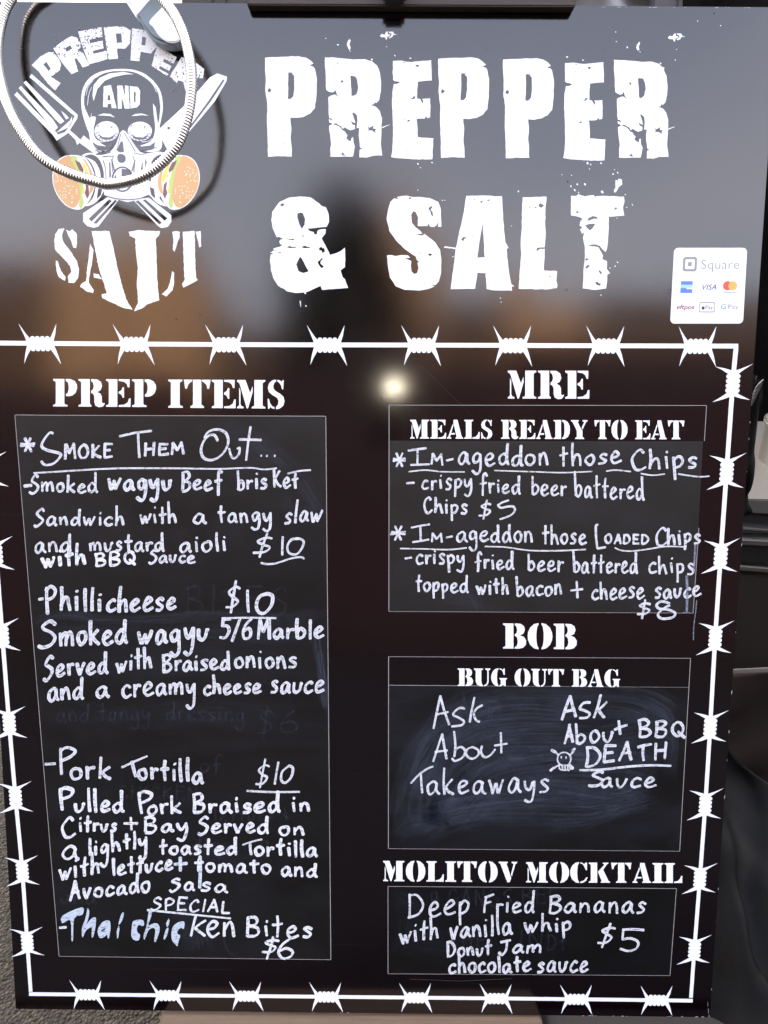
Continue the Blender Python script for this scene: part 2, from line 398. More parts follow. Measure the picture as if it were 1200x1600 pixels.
# ---- big distressed title
P_ = [(50,212),(90,209),(160,207),(235,204),(275,212),(300,228),(318,246),(296,256),(318,262),(325,275),(335,325),(333,420),(325,490),(300,520),(265,538),(225,544),(190,543),(195,600),(191,660),(196,700),(198,757),(120,755),(66,759),(64,660),(60,560),(62,470),(52,400),(54,330),(50,270)]
P_h = [[(178,292),(208,294),(198,298),(211,312),(212,380),(206,425),(192,440),(175,440),(178,380)], [(64,394),(72,378),(86,390),(78,402),(68,402)], [(154,610),(160,612),(158,617)], [(88,226),(93,228),(91,233)], [(154,680),(162,681),(160,686)]]
R_ = [(380,210),(440,212),(540,222),(600,220),(640,232),(668,258),(684,300),(690,350),(688,400),(678,445),(664,462),(655,458),(650,468),(632,473),(662,482),(682,505),(694,545),(692,620),(688,690),(696,752),(650,752),(610,763),(570,762),(572,718),(586,714),(573,706),(566,640),(570,600),(555,600),(560,560),(556,530),(540,515),(530,516),(543,550),(548,572),(538,570),(522,560),(530,578),(545,586),(545,606),(520,612),(500,602),(490,595),(478,604),(470,590),(440,574),(425,578),(410,570),(402,568),(402,552),(425,560),(414,545),(404,546),(400,500),(398,430),(412,422),(430,416),(440,418),(455,432),(444,410),(438,388),(430,402),(415,404),(400,398),(388,390),(384,300),(380,260)]
R_h = [[(520,313),(548,315),(558,335),(564,375),(556,410),(540,424),(526,422),(524,370)], [(612,588),(626,600),(642,590),(650,586),(646,602),(664,606),(656,614),(660,628),(640,614),(616,614),(622,606)], [(468,342),(474,334),(484,344),(474,352)], [(446,242),(454,244),(450,250)]]
R_2 = [(404,588),(420,578),(440,584),(455,590),(466,600),(475,612),(488,618),(495,630),(505,640),(498,656),(512,668),(522,672),(528,655),(535,650),(537,680),(545,700),(540,730),(535,757),(470,758),(410,758),(411,700),(414,692),(408,640),(404,610)]
R_2h = [[(460,738),(474,742),(480,732),(484,742),(495,752),(480,752)]]
E_ = [(755,230),(800,228),(830,234),(860,236),(900,232),(966,226),(968,280),(969,338),(920,342),(892,345),(889,400),(888,436),(905,440),(918,466),(922,450),(915,440),(960,437),(962,480),(960,540),(945,546),(938,534),(930,548),(886,550),(891,600),(892,650),(940,654),(978,656),(975,710),(972,772),(900,774),(860,772),(780,766),(745,760),(752,720),(756,640),(754,560),(750,470),(752,400),(760,358),(775,358),(795,350),(785,344),(765,342),(756,335)]
E_h = [[(878,256),(888,250),(900,256),(890,266)], [(808,278),(815,278),(812,284)], [(828,334),(834,332),(836,338)], [(852,440),(866,432),(868,422),(880,428),(870,440)], [(832,562),(842,554),(850,558),(838,568)], [(816,552),(822,548),(824,554)], [(774,640),(780,642),(776,646)], [(888,680),(894,678),(892,686)], [(824,720),(834,718),(830,724)], [(812,236),(824,240),(814,242)]]
zA = zoomf(400, 30, 3.529)
title = empty('title'); title.parent = board; title['label'] = 'distressed white title lettering across the top of the board'
def letter(polys, name='letter', parent=title, h=0.0003, amp=0.0, fn=None, seed=0, mat='white_print', label=None):
    pp = [rough_poly(p, amp, 5, seed+i) if amp else p for i, p in enumerate(polys)]
    return flat(name, pp, h, mat, parent, label, fn)
def tf(dx, dy, sx=1, sy=1, ox=0, oy=0): return lambda x, y: (ox+(x-ox)*sx+dx, oy+(y-oy)*sy+dy)
Pz = [zA(p) for p in [P_]+P_h]; Rz = [zA(p) for p in [R_]+R_h+[R_2]+R_2h]; Ez = [zA(p) for p in [E_]+E_h]
letter(Pz, amp=.35, seed=1, label='letter P, first of the title'); letter(Rz, amp=.35, seed=2, label='cracked letter R, first of two')
letter(Ez, amp=.35, seed=3)
letter(Pz, amp=.35, seed=4, fn=tf(276.8, 1.7, .985, 1)); letter(Pz, amp=.35, seed=5, fn=tf(371.8, 3.0, .985, .995, 414, 90))
letter(Ez, amp=.35, seed=6, fn=tf(269, 3.2, 1.0, .99, 614, 95)); letter(Rz, amp=.35, seed=7, fn=tf(451.4, 4.0, .955, .985, 508, 90), label='cracked last letter R of the top line')
zB = zoomf(400, 280, 3.529); zC = zoomf(680, 270, 3.333)
AMP = [[(240,95),(300,100),(345,130),(362,148),(385,155),(400,190),(402,235),(390,262),(345,266),(283,273),(296,286),(318,292),(322,304),(334,304),(340,286),(352,276),(384,274),(383,300),(362,325),(380,360),(408,418),(440,408),(466,396),(490,377),(492,430),(490,484),(465,503),(474,530),(480,545),(490,550),(508,600),(440,604),(365,610),(356,588),(330,600),(280,622),(220,628),(170,618),(120,585),(95,545),(82,500),(76,450),(80,415),(95,410),(78,404),(100,392),(95,382),(130,372),(146,364),(134,356),(128,345),(134,334),(150,330),(128,318),(115,320),(92,270),(84,225),(90,180),(130,125),(180,102)],
 [(228,190),(245,184),(258,190),(272,220),(268,250),(254,273),(240,250),(228,215)], [(242,428),(252,436),(262,455),(290,508),(262,517),(232,508),(228,490),(222,470)],
 [(160,324),(185,330),(214,328),(205,336),(180,334)], [(168,374),(190,367),(194,374),(222,372),(220,378),(185,380)], [(252,374),(272,366),(278,372),(302,374),(290,380),(262,380)],
 [(340,458),(356,442),(362,434),(370,440),(356,452),(356,466),(374,482),(360,492),(348,474)], [(346,378),(362,372),(368,382),(376,372),(380,400),(366,408),(362,394),(350,392)], [(132,140),(150,132),(158,144),(140,150)], [(118,404),(138,402),(136,410)], [(250,316),(266,306),(262,316)]]
SS = [[(720,220),(728,170),(742,125),(762,104),(784,110),(778,98),(830,90),(860,98),(900,98),(960,105),(1005,125),(1018,160),(1022,262),(1004,262),(1010,236),(998,250),(985,262),(960,262),(948,242),(946,258),(892,258),(895,210),(880,180),(868,176),(856,196),(860,240),(880,265),(905,285),(918,300),(880,306),(915,310),(930,302),(985,345),(1015,390),(1022,440),(1020,520),(1008,565),(990,584),(958,582),(985,590),(960,602),(900,614),(820,610),(770,590),(738,540),(728,480),(722,422),(745,418),(770,424),(800,418),(838,420),(850,432),(820,436),(842,444),(858,452),(854,470),(858,508),(872,522),(890,518),(896,490),(890,460),(900,458),(888,445),(880,425),(862,415),(820,385),(770,335),(735,285)],
 [(838,106),(848,98),(860,106),(850,110)], [(950,160),(970,146),(972,156),(962,168),(974,182),(978,204),(968,200),(962,182),(954,170)], [(948,412),(960,408),(972,414),(962,424),(952,420)], [(892,410),(912,402),(900,410)], [(930,572),(934,578),(928,578)]]
AA = [[(162,120),(250,118),(348,122),(352,200),(358,290),(365,360),(382,392),(372,396),(375,440),(385,520),(396,580),(408,590),(398,592),(400,614),(330,612),(300,612),(268,605),(262,522),(220,520),(208,604),(80,606),(95,500),(106,398),(48,386),(50,383),(108,390),(130,290),(150,200)],
 [(247,262),(258,440),(220,442),(232,350)], [(134,346),(146,334),(166,336),(152,344),(146,358)], [(234,150),(250,142),(240,160)], [(266,146),(290,136),(280,146)], [(302,360),(312,362),(306,366)], [(200,138),(208,136),(206,144)], [(192,330),(200,332),(196,338)]]
LL = [[(455,128),(580,124),(574,200),(572,250),(575,330),(570,388),(530,390),(526,410),(545,396),(570,396),(568,460),(566,508),(635,512),(632,560),(636,585),(634,600),(590,607),(435,604),(440,520),(448,430),(445,360),(450,300),(452,200)],
 [(538,166),(550,158),(566,170),(554,182),(540,176)], [(486,176),(496,176),(494,184)], [(516,180),(528,176),(526,186)], [(592,540),(600,534),(600,546)]]
TT = [[(707,120),(735,120),(745,112),(760,118),(780,122),(800,118),(825,116),(830,124),(870,120),(905,122),(982,124),(986,150),(978,180),(985,222),(945,226),(905,228),(902,320),(896,395),(888,412),(872,400),(858,380),(835,372),(815,374),(790,382),(830,384),(850,388),(862,410),(872,430),(870,450),(895,460),(893,500),(910,522),(895,530),(896,560),(890,602),(830,610),(768,602),(772,540),(775,480),(780,430),(778,380),(770,340),(776,310),(764,318),(754,295),(768,285),(752,275),(755,255),(768,240),(750,230),(707,222)],
 [(790,250),(800,234),(820,226),(842,230),(846,240),(825,240),(802,248)], [(782,275),(800,266),(834,264),(820,290),(804,300),(790,286)], [(778,492),(795,478),(808,486),(790,500)], [(780,450),(790,444),(802,450),(784,458)], [(850,512),(858,506),(870,522),(862,530)], [(832,572),(845,566),(850,574),(866,578),(856,588),(840,584)], [(930,190),(940,178),(950,186),(936,192)], [(730,208),(740,196),(750,208)]]
letter([zB(p) for p in AMP], amp=.35, seed=8, name='ampersand'); letter([zB(p) for p in SS], amp=.3, seed=9); letter([zC(p) for p in AA], amp=.3, seed=10)
letter([zC(p) for p in LL], amp=.35, seed=11); letter([zC(p) for p in TT], amp=.35, seed=12, label='cracked letter T at the end of the second line')
# ink splatter of the distressed print
spl = []
def squig(cx, cy, s): 
    for p in ([(-12,1),(-8,-3),(-3,-1),(0,-6),(3,-8),(4,-2),(9,-1),(7,2),(3,3),(2,8),(0,9),(-2,4),(-9,4)], [(5,-7),(14,-7),(16,-3),(22,0),(15,-1),(12,4),(7,6),(5,5),(10,1),(11,-3),(7,-4)]):
        spl.append([(cx+x*s, cy+y*s) for x, y in p])
squig(603, 55, .5+.3); squig(1053, 58, .8)
spl += [[(544+x, 61+y) for x, y in p] for p in ([(2,0),(4,2),(2,8),(4,14),(2,18),(0,14),(-2,9),(-1,4)],)]
spl += [[(995+x, 65+y) for x, y in p] for p in ([(4,0),(5,3),(3,8),(4,13),(1,14),(-1,10),(0,5)],)]
spl += [[zC([q])[0] for q in p] for p in ([(940,36),(950,42),(955,30),(972,34),(974,60),(955,75),(945,95),(934,104),(930,92),(940,75),(938,60)],)]
for x, y, r_ in [(509,60,1),(528,70,1.6),(547,80,1),(604,73,1.2),(617,87,1.6),(641,91,1.8),(581,93,1.8),(588,102,1.2),(980,74,1.6),(962,50,1),(963,65,1),(1000,81,1),(1057,77,1),(1055,94,1.2),(1032,99,1.8),(1037,106,1.2),
    (886,89,1.8),(911,94,1.6),(653,256,1.6),(657,262,1),(675,254,1.4),(918,255,2),(923,257,1.4),(939,255,1.6),(921,264,1),(958,272,1.4),(965,270,1.6),(960,265,1),(878,273,1),(893,274,1),(902,288,1.6),(914,288,2),(941,300,2.6),(892,291,1.4),(898,297,2),(904,301,1.6),(810,299,1.6),(691,313,1),(695,313,1),(653,297,1),(708,401,1.2),(802,447,1.4),(782,466,1.2),(783,472,1),
    (965,410,1.6),(961,416,1.2),(953,419,1),(939,461,1.2),(964,341,1),(477,458,1.6),(478,478,1.6),(988,320,1.4),(977,304,1.2),(979,324,1.2),(799,353,.8),(1090,33,1),(1126,40,1.2)]:
    spl.append(ell(x, y, r_, r_*random.uniform(.5, .9), 7, random.uniform(0, 90)))
for a, b in (((597,199.5),(609,194.5)), ((1041,203),(1054,198)), ((469,470),(470,480)), ((694,386),(704,388))):
    d = Vector(b)-Vector(a); n = Vector((-d.y, d.x)).normalized()*.9; spl.append([tuple(Vector(a)+n), tuple(Vector(b)+n*.3), tuple(Vector(b)-n*.3), tuple(Vector(a)-n)])
o = flat('ink_splatter', spl, 0.00033, 'white_print', board, label='tiny white specks scattered round the title'); o['kind'] = 'stuff'

# ---- stencil headings, glyphs on a 100-high cap
def stem(a, b, tl=10, tr=10, bl=10, br=12):
    p = [(a-tl,100),(b+tr,100)]
    if tr: p += [(b+tr,95),(b+1,90)]
    p += [(b,88),(b,12)]
    if br: p += [(b+1,9),(b+br,5)]
    p += [(b+br,0),(a-bl,0)]
    if bl: p += [(a-bl,5),(a-1,9)]
    p += [(a,12),(a,88)]
    if tl: p += [(a-1,90),(a-tl,95)]
    return p
def oh(): 
    l_ = [(44,102),(26,98),(10,84),(2,66),(0,50),(2,34),(10,16),(26,2),(44,-2),(44,4),(39,12),(36,30),(35,50),(36,70),(39,88),(44,96)]
    return l_, [(100-x, y) for x, y in l_]
LC, RC = oh()
T_l = [(0,100),(32,100),(32,94),(24,90),(16,82),(12,68),(5,68)]
GL = {
 'I': (56, [stem(11,45)]),
 'P': (90, [stem(10,42,10,0,10,12), [(47,100),(64,100),(80,93),(89,80),(90,66),(84,50),(72,40),(58,37),(48,38),(48,45),(55,50),(58,62),(58,76),(55,88),(47,93)]]),
 'R': (98, [stem(10,42,10,0,10,6), [(47,100),(70,99),(84,90),(88,74),(82,60),(70,53),(82,47),(87,36),(87,18),(91,11),(96,15),(98,9),(90,0),(76,-2),(63,4),(59,16),(59,36),(55,46),(47,50),(47,57),(54,63),(57,74),(54,87),(47,93)]]),
 'E': (92, [stem(10,42,10,0,10,0), [(47,100),(88,100),(87,71),(81,71),(77,83),(67,91),(47,94)], [(47,54),(57,60),(62,71),(67,71),(67,33),(62,33),(57,44),(47,49)], [(47,0),(91,0),(92,31),(86,31),(81,17),(68,8),(47,6)]]),
 'T': (102, [[(35,100),(67,100),(67,12),(77,5),(77,0),(25,0),(25,5),(35,12)], T_l, [(102-x, y) for x, y in T_l]]),
 'M': (110, [[(0,100),(32,100),(50,54),(59,78),(60,58),(42,0),(37,0),(9,88),(0,94)], [(8,74),(13,62),(13,14),(17,8),(25,5),(25,0),(0,0),(0,5),(7,9),(8,14)], stem(66,98,0,10,10,10)]),
 'S': (68, [[(35,102),(20,99),(7,88),(3,73),(7,58),(20,48),(38,38),(44,28),(42,14),(34,5),(34,-2),(48,0),(62,10),(67,26),(63,42),(50,52),(32,62),(25,70),(24,80),(28,91),(35,96)], [(40,101),(50,99),(56,94),(60,100),(64,100),(62,68),(57,68),(54,81),(46,91),(40,95)], [(28,-2),(18,1),(13,6),(8,-1),(4,-1),(2,34),(7,34),(12,18),(20,8),(28,5)]]),
 'A': (94, [[(38,100),(60,100),(85,10),(93,5),(93,0),(49,0),(49,5),(55,10),(37,84)], [(0,0),(25,0),(25,5),(17,9),(21,22),(46,22),(44,30),(24,30),(37,70),(34,80),(7,10),(0,5)]]),
 'L': (90, [stem(10,42,10,10,10,0), [(47,0),(88,0),(89,36),(83,36),(78,22),(66,10),(47,6)]]),
 'D': (94, [stem(10,42,10,0,10,0), [(47,100),(66,99),(82,88),(91,70),(93,50),(91,30),(82,12),(66,1),(47,0),(47,6),(57,12),(61,26),(62,50),(61,74),(57,88),(47,94)]]),
 'Y': (94, [[(0,100),(44,100),(44,94),(38,91),(56,54),(65,44),(65,12),(75,5),(75,0),(23,0),(23,5),(33,12),(33,44),(8,91),(0,94)], [(60,58),(66,50),(86,90),(94,94),(94,100),(66,100),(66,94),(75,90)]]),
 'O': (100, [LC, RC]),
 'B': (94, [stem(10,42,10,0,10,0), [(47,100),(70,99),(84,90),(88,75),(82,60),(68,53),(84,47),(93,33),(92,16),(81,4),(64,0),(47,0),(47,6),(55,11),(59,24),(58,38),(55,47),(47,51),(47,56),(54,62),(57,74),(54,88),(47,94)]]),
 'U': (98, [[(0,100),(54,100),(54,94),(44,88),(44,24),(48,10),(54,5),(54,-2),(36,0),(18,8),(10,26),(10,88),(0,94)], [(60,-2),(74,2),(84,12),(88,26),(88,88),(98,94),(98,100),(68,100),(68,94),(80,88),(80,26),(74,12),(60,5)]]),
 'G': (96, [LC, [(50,101),(60,99),(70,92),(76,100),(82,100),(82,64),(76,64),(70,82),(62,92),(50,96)], [(50,-2),(60,0),(72,8),(80,0),(88,0),(88,36),(96,41),(96,46),(50,46),(50,41),(58,36),(58,10),(50,5)]]),
 'C': (88, [LC, [(50,101),(60,99),(70,92),(78,100),(84,100),(84,62),(78,62),(70,82),(62,92),(50,96)], [(50,-2),(66,0),(80,10),(87,26),(81,27),(71,13),(60,7),(50,5)]]),
 'K': (106, [stem(10,42,10,0,10,0), [(70,100),(98,100),(98,95),(90,91),(72,64),(98,10),(106,5),(106,0),(60,0),(60,5),(64,9),(47,50),(47,56),(78,90),(70,95)]]),
 'V': (94, [[(0,100),(46,100),(46,94),(40,91),(58,38),(52,0),(42,0),(8,91),(0,94)], [(57,2),(62,40),(85,90),(94,94),(94,100),(66,100),(66,94),(76,90),(58,30)]]),
}
GL['V'] = (94, [[(0,100),(46,100),(46,94),(40,91),(59,36),(64,20),(56,0),(44,0),(8,91),(0,94)], [(63,40),(67,28),(86,90),(94,94),(94,100),(66,100),(66,94),(76,90)]])
def heading(text, words):
    hd = empty('heading'); hd.parent = board; hd['label'] = 'white stencil heading reading ' + text
    for wtxt, x0, x1, yt0, yb0, yt1, yb1 in words:
        tot = sum(GL[c][0] for c in wtxt) + 5*(len(wtxt)-1); cx = 0
        for c in wtxt:
            wd, polys = GL[c]
            pp = []
            for p in polys:
                q = []
                for gx, gy in p:
                    f_ = (cx+gx)/tot; x = x0+(x1-x0)*f_
                    yt = yt0+(yt1-yt0)*f_; yb = yb0+(yb1-yb0)*f_
                    q.append((x, yb+(yt-yb)*gy/100))
                pp.append(q)
            flat('letter', [[(x-1.1, y+.3) for x, y in p] for p in pp], 0.00010, 'print_shadow', hd, label='thin purple misprint behind the letter') if False else None
            flat('letter', pp, 0.0003, 'white_print', hd)
            cx += wd+5
heading('PREP ITEMS', [('PREP',83,244,592,635,592.8,636), ('ITEMS',262.5,445,593,637,594,638.5)])
heading('MRE', [('MRE',793.5,921,579,622.7,579.3,623)])
heading('MEALS READY TO EAT', [('MEALS',641,769.5,655.8,685.3,656,685.5), ('READY',783,918,656,685.6,656.5,686), ('TO',928.5,980.5,656.6,686,656.7,686.2), ('EAT',992.5,1069.5,656.8,686.3,657,686.4)])
heading('BOB', [('BOB',786,901.6,974,1013.3,974.8,1014.6)])
heading('BUG OUT BAG', [('BUG',715,792.3,1044.3,1071.8,1044.6,1072.2), ('OUT',804,881.5,1044.8,1072.3,1045.6,1072.9), ('BAG',893.5,969,1045.6,1073,1046,1073.5)])
heading('MOLITOV MOCKTAIL', [('MOLITOV',598.7,808,1345,1376.8,1346.6,1378.6), ('MOCKTAIL',822,1066.5,1347,1378.8,1348.8,1379.7)])

# ---- barbed wire border
bw = empty('barbed_wire_border'); bw.parent = board; bw['label'] = 'printed white barbed wire frame'
def strip(pts_, wd, h=0.00028, name='wire'):
    L_, Rr = [], []
    for i, p in enumerate(pts_):
        a = Vector(pts_[max(0, i-1)]); b = Vector(pts_[min(len(pts_)-1, i+1)]); d = (b-a).normalized(); n = Vector((-d.y, d.x))*wd(p)/2
        L_.append(tuple(Vector(p)+n)); Rr.append(tuple(Vector(p)-n))
    V = [pt(x, y, h) for x, y in L_+Rr]; k = len(L_)
    me = mesh(name, V, [(i, i+1, k+i+1, k+i) for i in range(k-1)]); fixn(me)
    return link(name, me, 'white_print', bw)
wl = lambda p: 7.3-(p[1]-540)*0.0016
top = [(-60,535.3),(62,536.5),(353,538.3),(658,539.2),(946,540.2),(1153.5,540.8)]
rt = [(1150,544.6),(1145,599),(1135.3,737),(1126,869),(1117.5,997),(1109.6,1136),(1102,1257),(1093.5,1373),(1085,1484),(1079.6,1559)]
bt = [(45.3,1553.2),(136,1554),(385,1556.3),(650,1558.8),(900,1561.3),(1082.5,1563.6)]
lf = [(-44,539.5),(-16.6,735),(-6.3,866),(3.6,993),(14.3,1130),(24.2,1246),(34.8,1361),(42.5,1472),(48,1549.6)]
for p in (top, rt, bt, lf): strip(smooth(p, 4), wl)
BARB = [(-26,-3.6),(-19,-4),(-32,-31),(-25,-19),(-16,-9)]
def barb_poly():
    p = [(-21,-3.5),(-24,-12),(-32,-31),(-22,-16),(-16,-8.5)]
    for cx in (-11.5,-3.8,3.9,11.6): p += [(cx-3.6,-8.6),(cx-2.8,-10.8),(cx,-11.8),(cx+2.8,-10.8),(cx+3.6,-8.6)]
    p += [(17,-10),(22,-20),(27,-30.5),(24.5,-15),(21,-3.5),(22,3.5),(26,14),(31,32),(21.5,17),(16,9)]
    for cx in (11.6,3.9,-3.8,-11.5): p += [(cx+3.6,8.6),(cx+2.8,10.8),(cx,11.8),(cx-2.8,10.8),(cx-3.6,8.6)]
    p += [(-16,10),(-22,20),(-27,31),(-24.5,16),(-21,3.5)]
    return p
K0 = (pt(660, 539)-pt(560, 539)).length/100
def barb(cx, cy, rot, s=1.0, sx=1.0):
    c0 = pt(cx, cy, 0.0); P_l = barb_poly()
    cu = bpy.data.curves.new('t', 'CURVE'); cu.dimensions = '2D'; cu.fill_mode = 'BOTH'
    sp_ = cu.splines.new('POLY'); sp_.points.add(len(P_l)-1); sp_.use_cyclic_u = True
    cs, sn = math.cos(rot), math.sin(rot)
    for q, (x, y) in zip(sp_.points, P_l):
        x *= sx; y = -y; q.co = ((x*cs-y*sn)*K0*s*100, (x*sn+y*cs)*K0*s*100, 0, 1)
    o = bpy.data.objects.new('t', cu); me = bpy.data.meshes.new_from_object(o); bpy.data.objects.remove(o); bpy.data.curves.remove(cu)
    for v in me.vertices: v.co = Vector((c0.x+v.co.x/100, c0.y+v.co.y/100, 0.00034))
    fixn(me); me.name = 'barb'; link('barb', me, 'white_print', bw)
def on(path, val, ax):
    p = smooth(path, 12); q = min(p, key=lambda a: abs(a[ax]-val)); return q
for x in (63, 209.5, 353.5, 511.5, 658.5, 801.5, 946.5, 1090): q = on(top, x, 0); barb(x, q[1]+.5, 0)
for x in (136.5, 261.5, 385.5, 510, 650, 775.5, 900.5, 1026): q = on(bt, x, 0); barb(x, q[1], -0.004, .965)
vb = lambda p: (math.pi/2)
for y in (599, 737, 869, 997, 1136, 1257, 1373, 1484): q = on(rt, y, 1); barb(q[0], y, -math.pi/2, .955)
for y in (735, 866, 993, 1130, 1246, 1361, 1472): q = on(lf, y, 1); barb(q[0]+.3, y, -math.pi/2, .955)

# ---- chalkboard panels
def quad(name, c, h, mat, parent, label=None, cuts=1):
    return flat(name, [c], h, mat, parent, label)
def line(parent, a, b, w_=0.9, mat='hairline', h=0.00022, br=None):
    a, b = Vector(a), Vector(b); d = (b-a).normalized(); n = Vector((-d.y, d.x))*w_/2
    flat('outline', [[tuple(a+n), tuple(b+n), tuple(b-n), tuple(a-n)]], h, mat, parent)
pan = {}
def panel(key, mat, quadc, lines, label):
    o = quad('chalkboard_panel', quadc, 0.00015, mat, board, label); pan[key] = o
    for l_ in lines: line(o, *l_)
    return o
panel('tall', 'chalk_tall', [(23,649),(508.5,650.5),(516.5,1499),(92,1494)], [((23,648.6),(509,650.3)),((23.2,649),(92.2,1494)),((509,650.5),(517,1499.5),1.1),((92,1494.2),(517,1499.6),.7),((24,648.4),(72,648.8),1.3)], 'tall chalkboard panel on the left with three dishes')
panel('meals', 'chalk_meals', [(608.5,688.5),(1098.5,689.5),(1091.5,820),(1083,957.5),(607.8,955)], [((608,633),(1104,633.6)),((608,633),(607.6,955),1.1),((1104,633.6),(1100.6,689),1.0),((607.8,955.4),(1083,958),.6),((1092,825),(1083,958),1.0)], 'grey chalkboard panel under MEALS READY TO EAT')
panel('bag', 'chalk_bag', [(607.5,1071),(1076,1074.5),(1061.5,1329.5),(607,1325.8)], [((607,1026),(1079,1028.6),.7),((607.2,1026),(606.8,1326),1.1),((1079,1028.6),(1062,1330),1.0),((607,1326),(1062,1330),.6),((607,1070.6),(760,1071.8),.8),((760,1071.8),(1076,1074),.4)], 'smeared blue-black chalkboard panel under BUG OUT BAG')
panel('mock', 'chalk_mocktail', [(606.2,1385),(1057,1388.5),(1047,1524),(606.2,1521)], [((606.2,1385),(1057,1388.3),.8),((606.2,1385),(606.3,1521.5),.9),((1057,1388.3),(1047,1524),.9),((606.2,1521.5),(1047,1524.4),.6)], 'lowest chalkboard panel under MOLITOV MOCKTAIL')

# rubbed-in marker left by wiping the panels
b_ = pan['bag']; cl = (609, 1073, 1062, 1325)
for i, (p_, w_, s_) in enumerate([
  ([(655,1250),(662,1190),(700,1130),(770,1098),(850,1090),(930,1092),(1000,1100),(1050,1125)],70,.34), ([(640,1290),(648,1235),(680,1170),(740,1130),(820,1118),(900,1125)],90,.34),
  ([(690,1290),(700,1220),(760,1170),(840,1160),(930,1160),(1010,1150),(1050,1180)],100,.30), ([(700,1290),(760,1225),(850,1200),(950,1200),(1030,1220)],90,.34),
  ([(640,1300),(720,1270),(820,1262),(930,1262),(1020,1235)],60,.30), ([(660,1270),(760,1250),(860,1240),(960,1250),(1010,1240)],60,.34), ([(1000,1095),(1035,1115),(1050,1160),(1045,1215)],26,.30),
  ([(850,1290),(930,1280),(990,1250)],30,.24), ([(880,1150),(920,1200),(930,1270)],60,.20), ([(730,1120),(810,1190),(870,1260)],70,.18), ([(620,1310),(640,1290),(700,1285)],34,.24)]):
    wipe(p_, w_, s_, b_, clip=cl, seed=i*1.7)
t_ = pan['tall']
for i, (p_, w_, s_) in enumerate([
  ([(345,664),(385,682),(425,705),(460,735),(485,775),(500,800)],34,.22), ([(370,700),(410,712),(450,745)],40,.14), ([(430,740),(445,780),(455,815)],26,.12),
  ([(50,972),(100,960),(160,966),(230,968),(330,962),(440,966),(500,958)],20,.26), ([(75,985),(180,990),(300,985),(420,990),(500,985)],36,.18), ([(75,1030),(200,1035),(330,1030),(480,1035)],70,.12),
  ([(492,985),(497,1020),(503,1060),(508,1110)],16,.50), ([(500,1010),(505,1060),(511,1120)],12,.38), ([(80,1110),(190,1118),(330,1112),(470,1120)],50,.13), ([(270,1380),(300,1440),(310,1490)],60,.16), ([(340,1440),(300,1470),(260,1490)],40,.14), ([(150,1240),(250,1290),(360,1330)],90,.06), ([(300,1320),(380,1345),(460,1350)],40,.14)]):
    wipe(p_, w_, s_, t_, clip=(26, 652, 514, 1496), seed=30+i*1.3)
m_ = pan['meals']
for i, (p_, w_, s_) in enumerate([([(650,760),(740,830),(800,900)],60,.08), ([(690,925),(730,935),(760,955)],40,.16), ([(725,915),(738,935),(748,955)],9,.22), ([(950,820),(1020,826),(1085,830)],60,.12), ([(630,870),(640,900),(650,950)],50,.08), ([(860,780),(900,800),(960,800)],40,.08), ([(970,930),(1010,945),(1070,950)],30,.14)]):
    wipe(p_, w_, s_, m_, clip=(610, 690, 1084, 954), seed=60+i)
k_ = pan['mock']
for i, (p_, w_, s_) in enumerate([([(610,1400),(640,1420),(630,1500)],50,.12), ([(640,1470),(700,1480),(760,1470)],60,.08), ([(690,1400),(760,1420),(850,1410),(900,1440)],60,.05)]):
    wipe(p_, w_, s_, k_, clip=(608, 1388, 1045, 1519), seed=80+i)
# scratches and scuffs on the gloss
def scratch(p, w_=0.7, mat='scratch'): return flat('scratch', [[(x, y-w_/2) for x, y in p]+[(x+.3, y+w_/2) for x, y in p[::-1]]], 0.00009, mat, board)
t = NT('scratch'); t.set(Base=(0.30, 0.26, 0.25), Roughness=0.6, Alpha=0.14); MAT['scratch'] = t.m
t = NT('scuff_dark'); t.set(Base=(0.004, 0.003, 0.003), Roughness=0.6, Alpha=0.7); MAT['scuff_dark'] = t.m
for p_ in ([(655,570),(668,582),(690,603),(716,628),(735,648)], [(1010,397),(1018,394),(1028,389)], [(30,370),(60,358),(110,336)], [(132,577),(136,583)], [(96,517),(99,522)], [(1080,172),(1090,169)], [(560,1590-6),(590,1583)], [(640,1530),(720,1533),(800,1529)], [(1020,480),(1028,470)], [(300,420),(340,470)], [(420,300),(440,340),(450,380)]): scratch(p_, .8)
rd = random.Random(44)
for i in range(46):
    x, y = rd.uniform(20, 1180), rd.choice([rd.uniform(20, 520), rd.uniform(540, 1580)]); r_ = rd.uniform(.5, 1.3)
    if 600 < x < 1105 and 630 < y < 1525 or 20 < x < 515 and 640 < y < 1500: continue
    flat('scuff', [ell(x, y, r_*rd.uniform(1, 1.8), r_*.7, 7, rd.uniform(0, 180))], 0.0001, 'scuff_dark' if y < 500 and i % 3 else 'scratch', board)
for x, y in ((275.5,498.5), (1116,21), (887,284), (885,453), (1047,452), (1046,458)): flat('scuff', [ell(x, y, 1.6, 1.1, 8, 20)], 0.0001, 'scuff_dark', board)
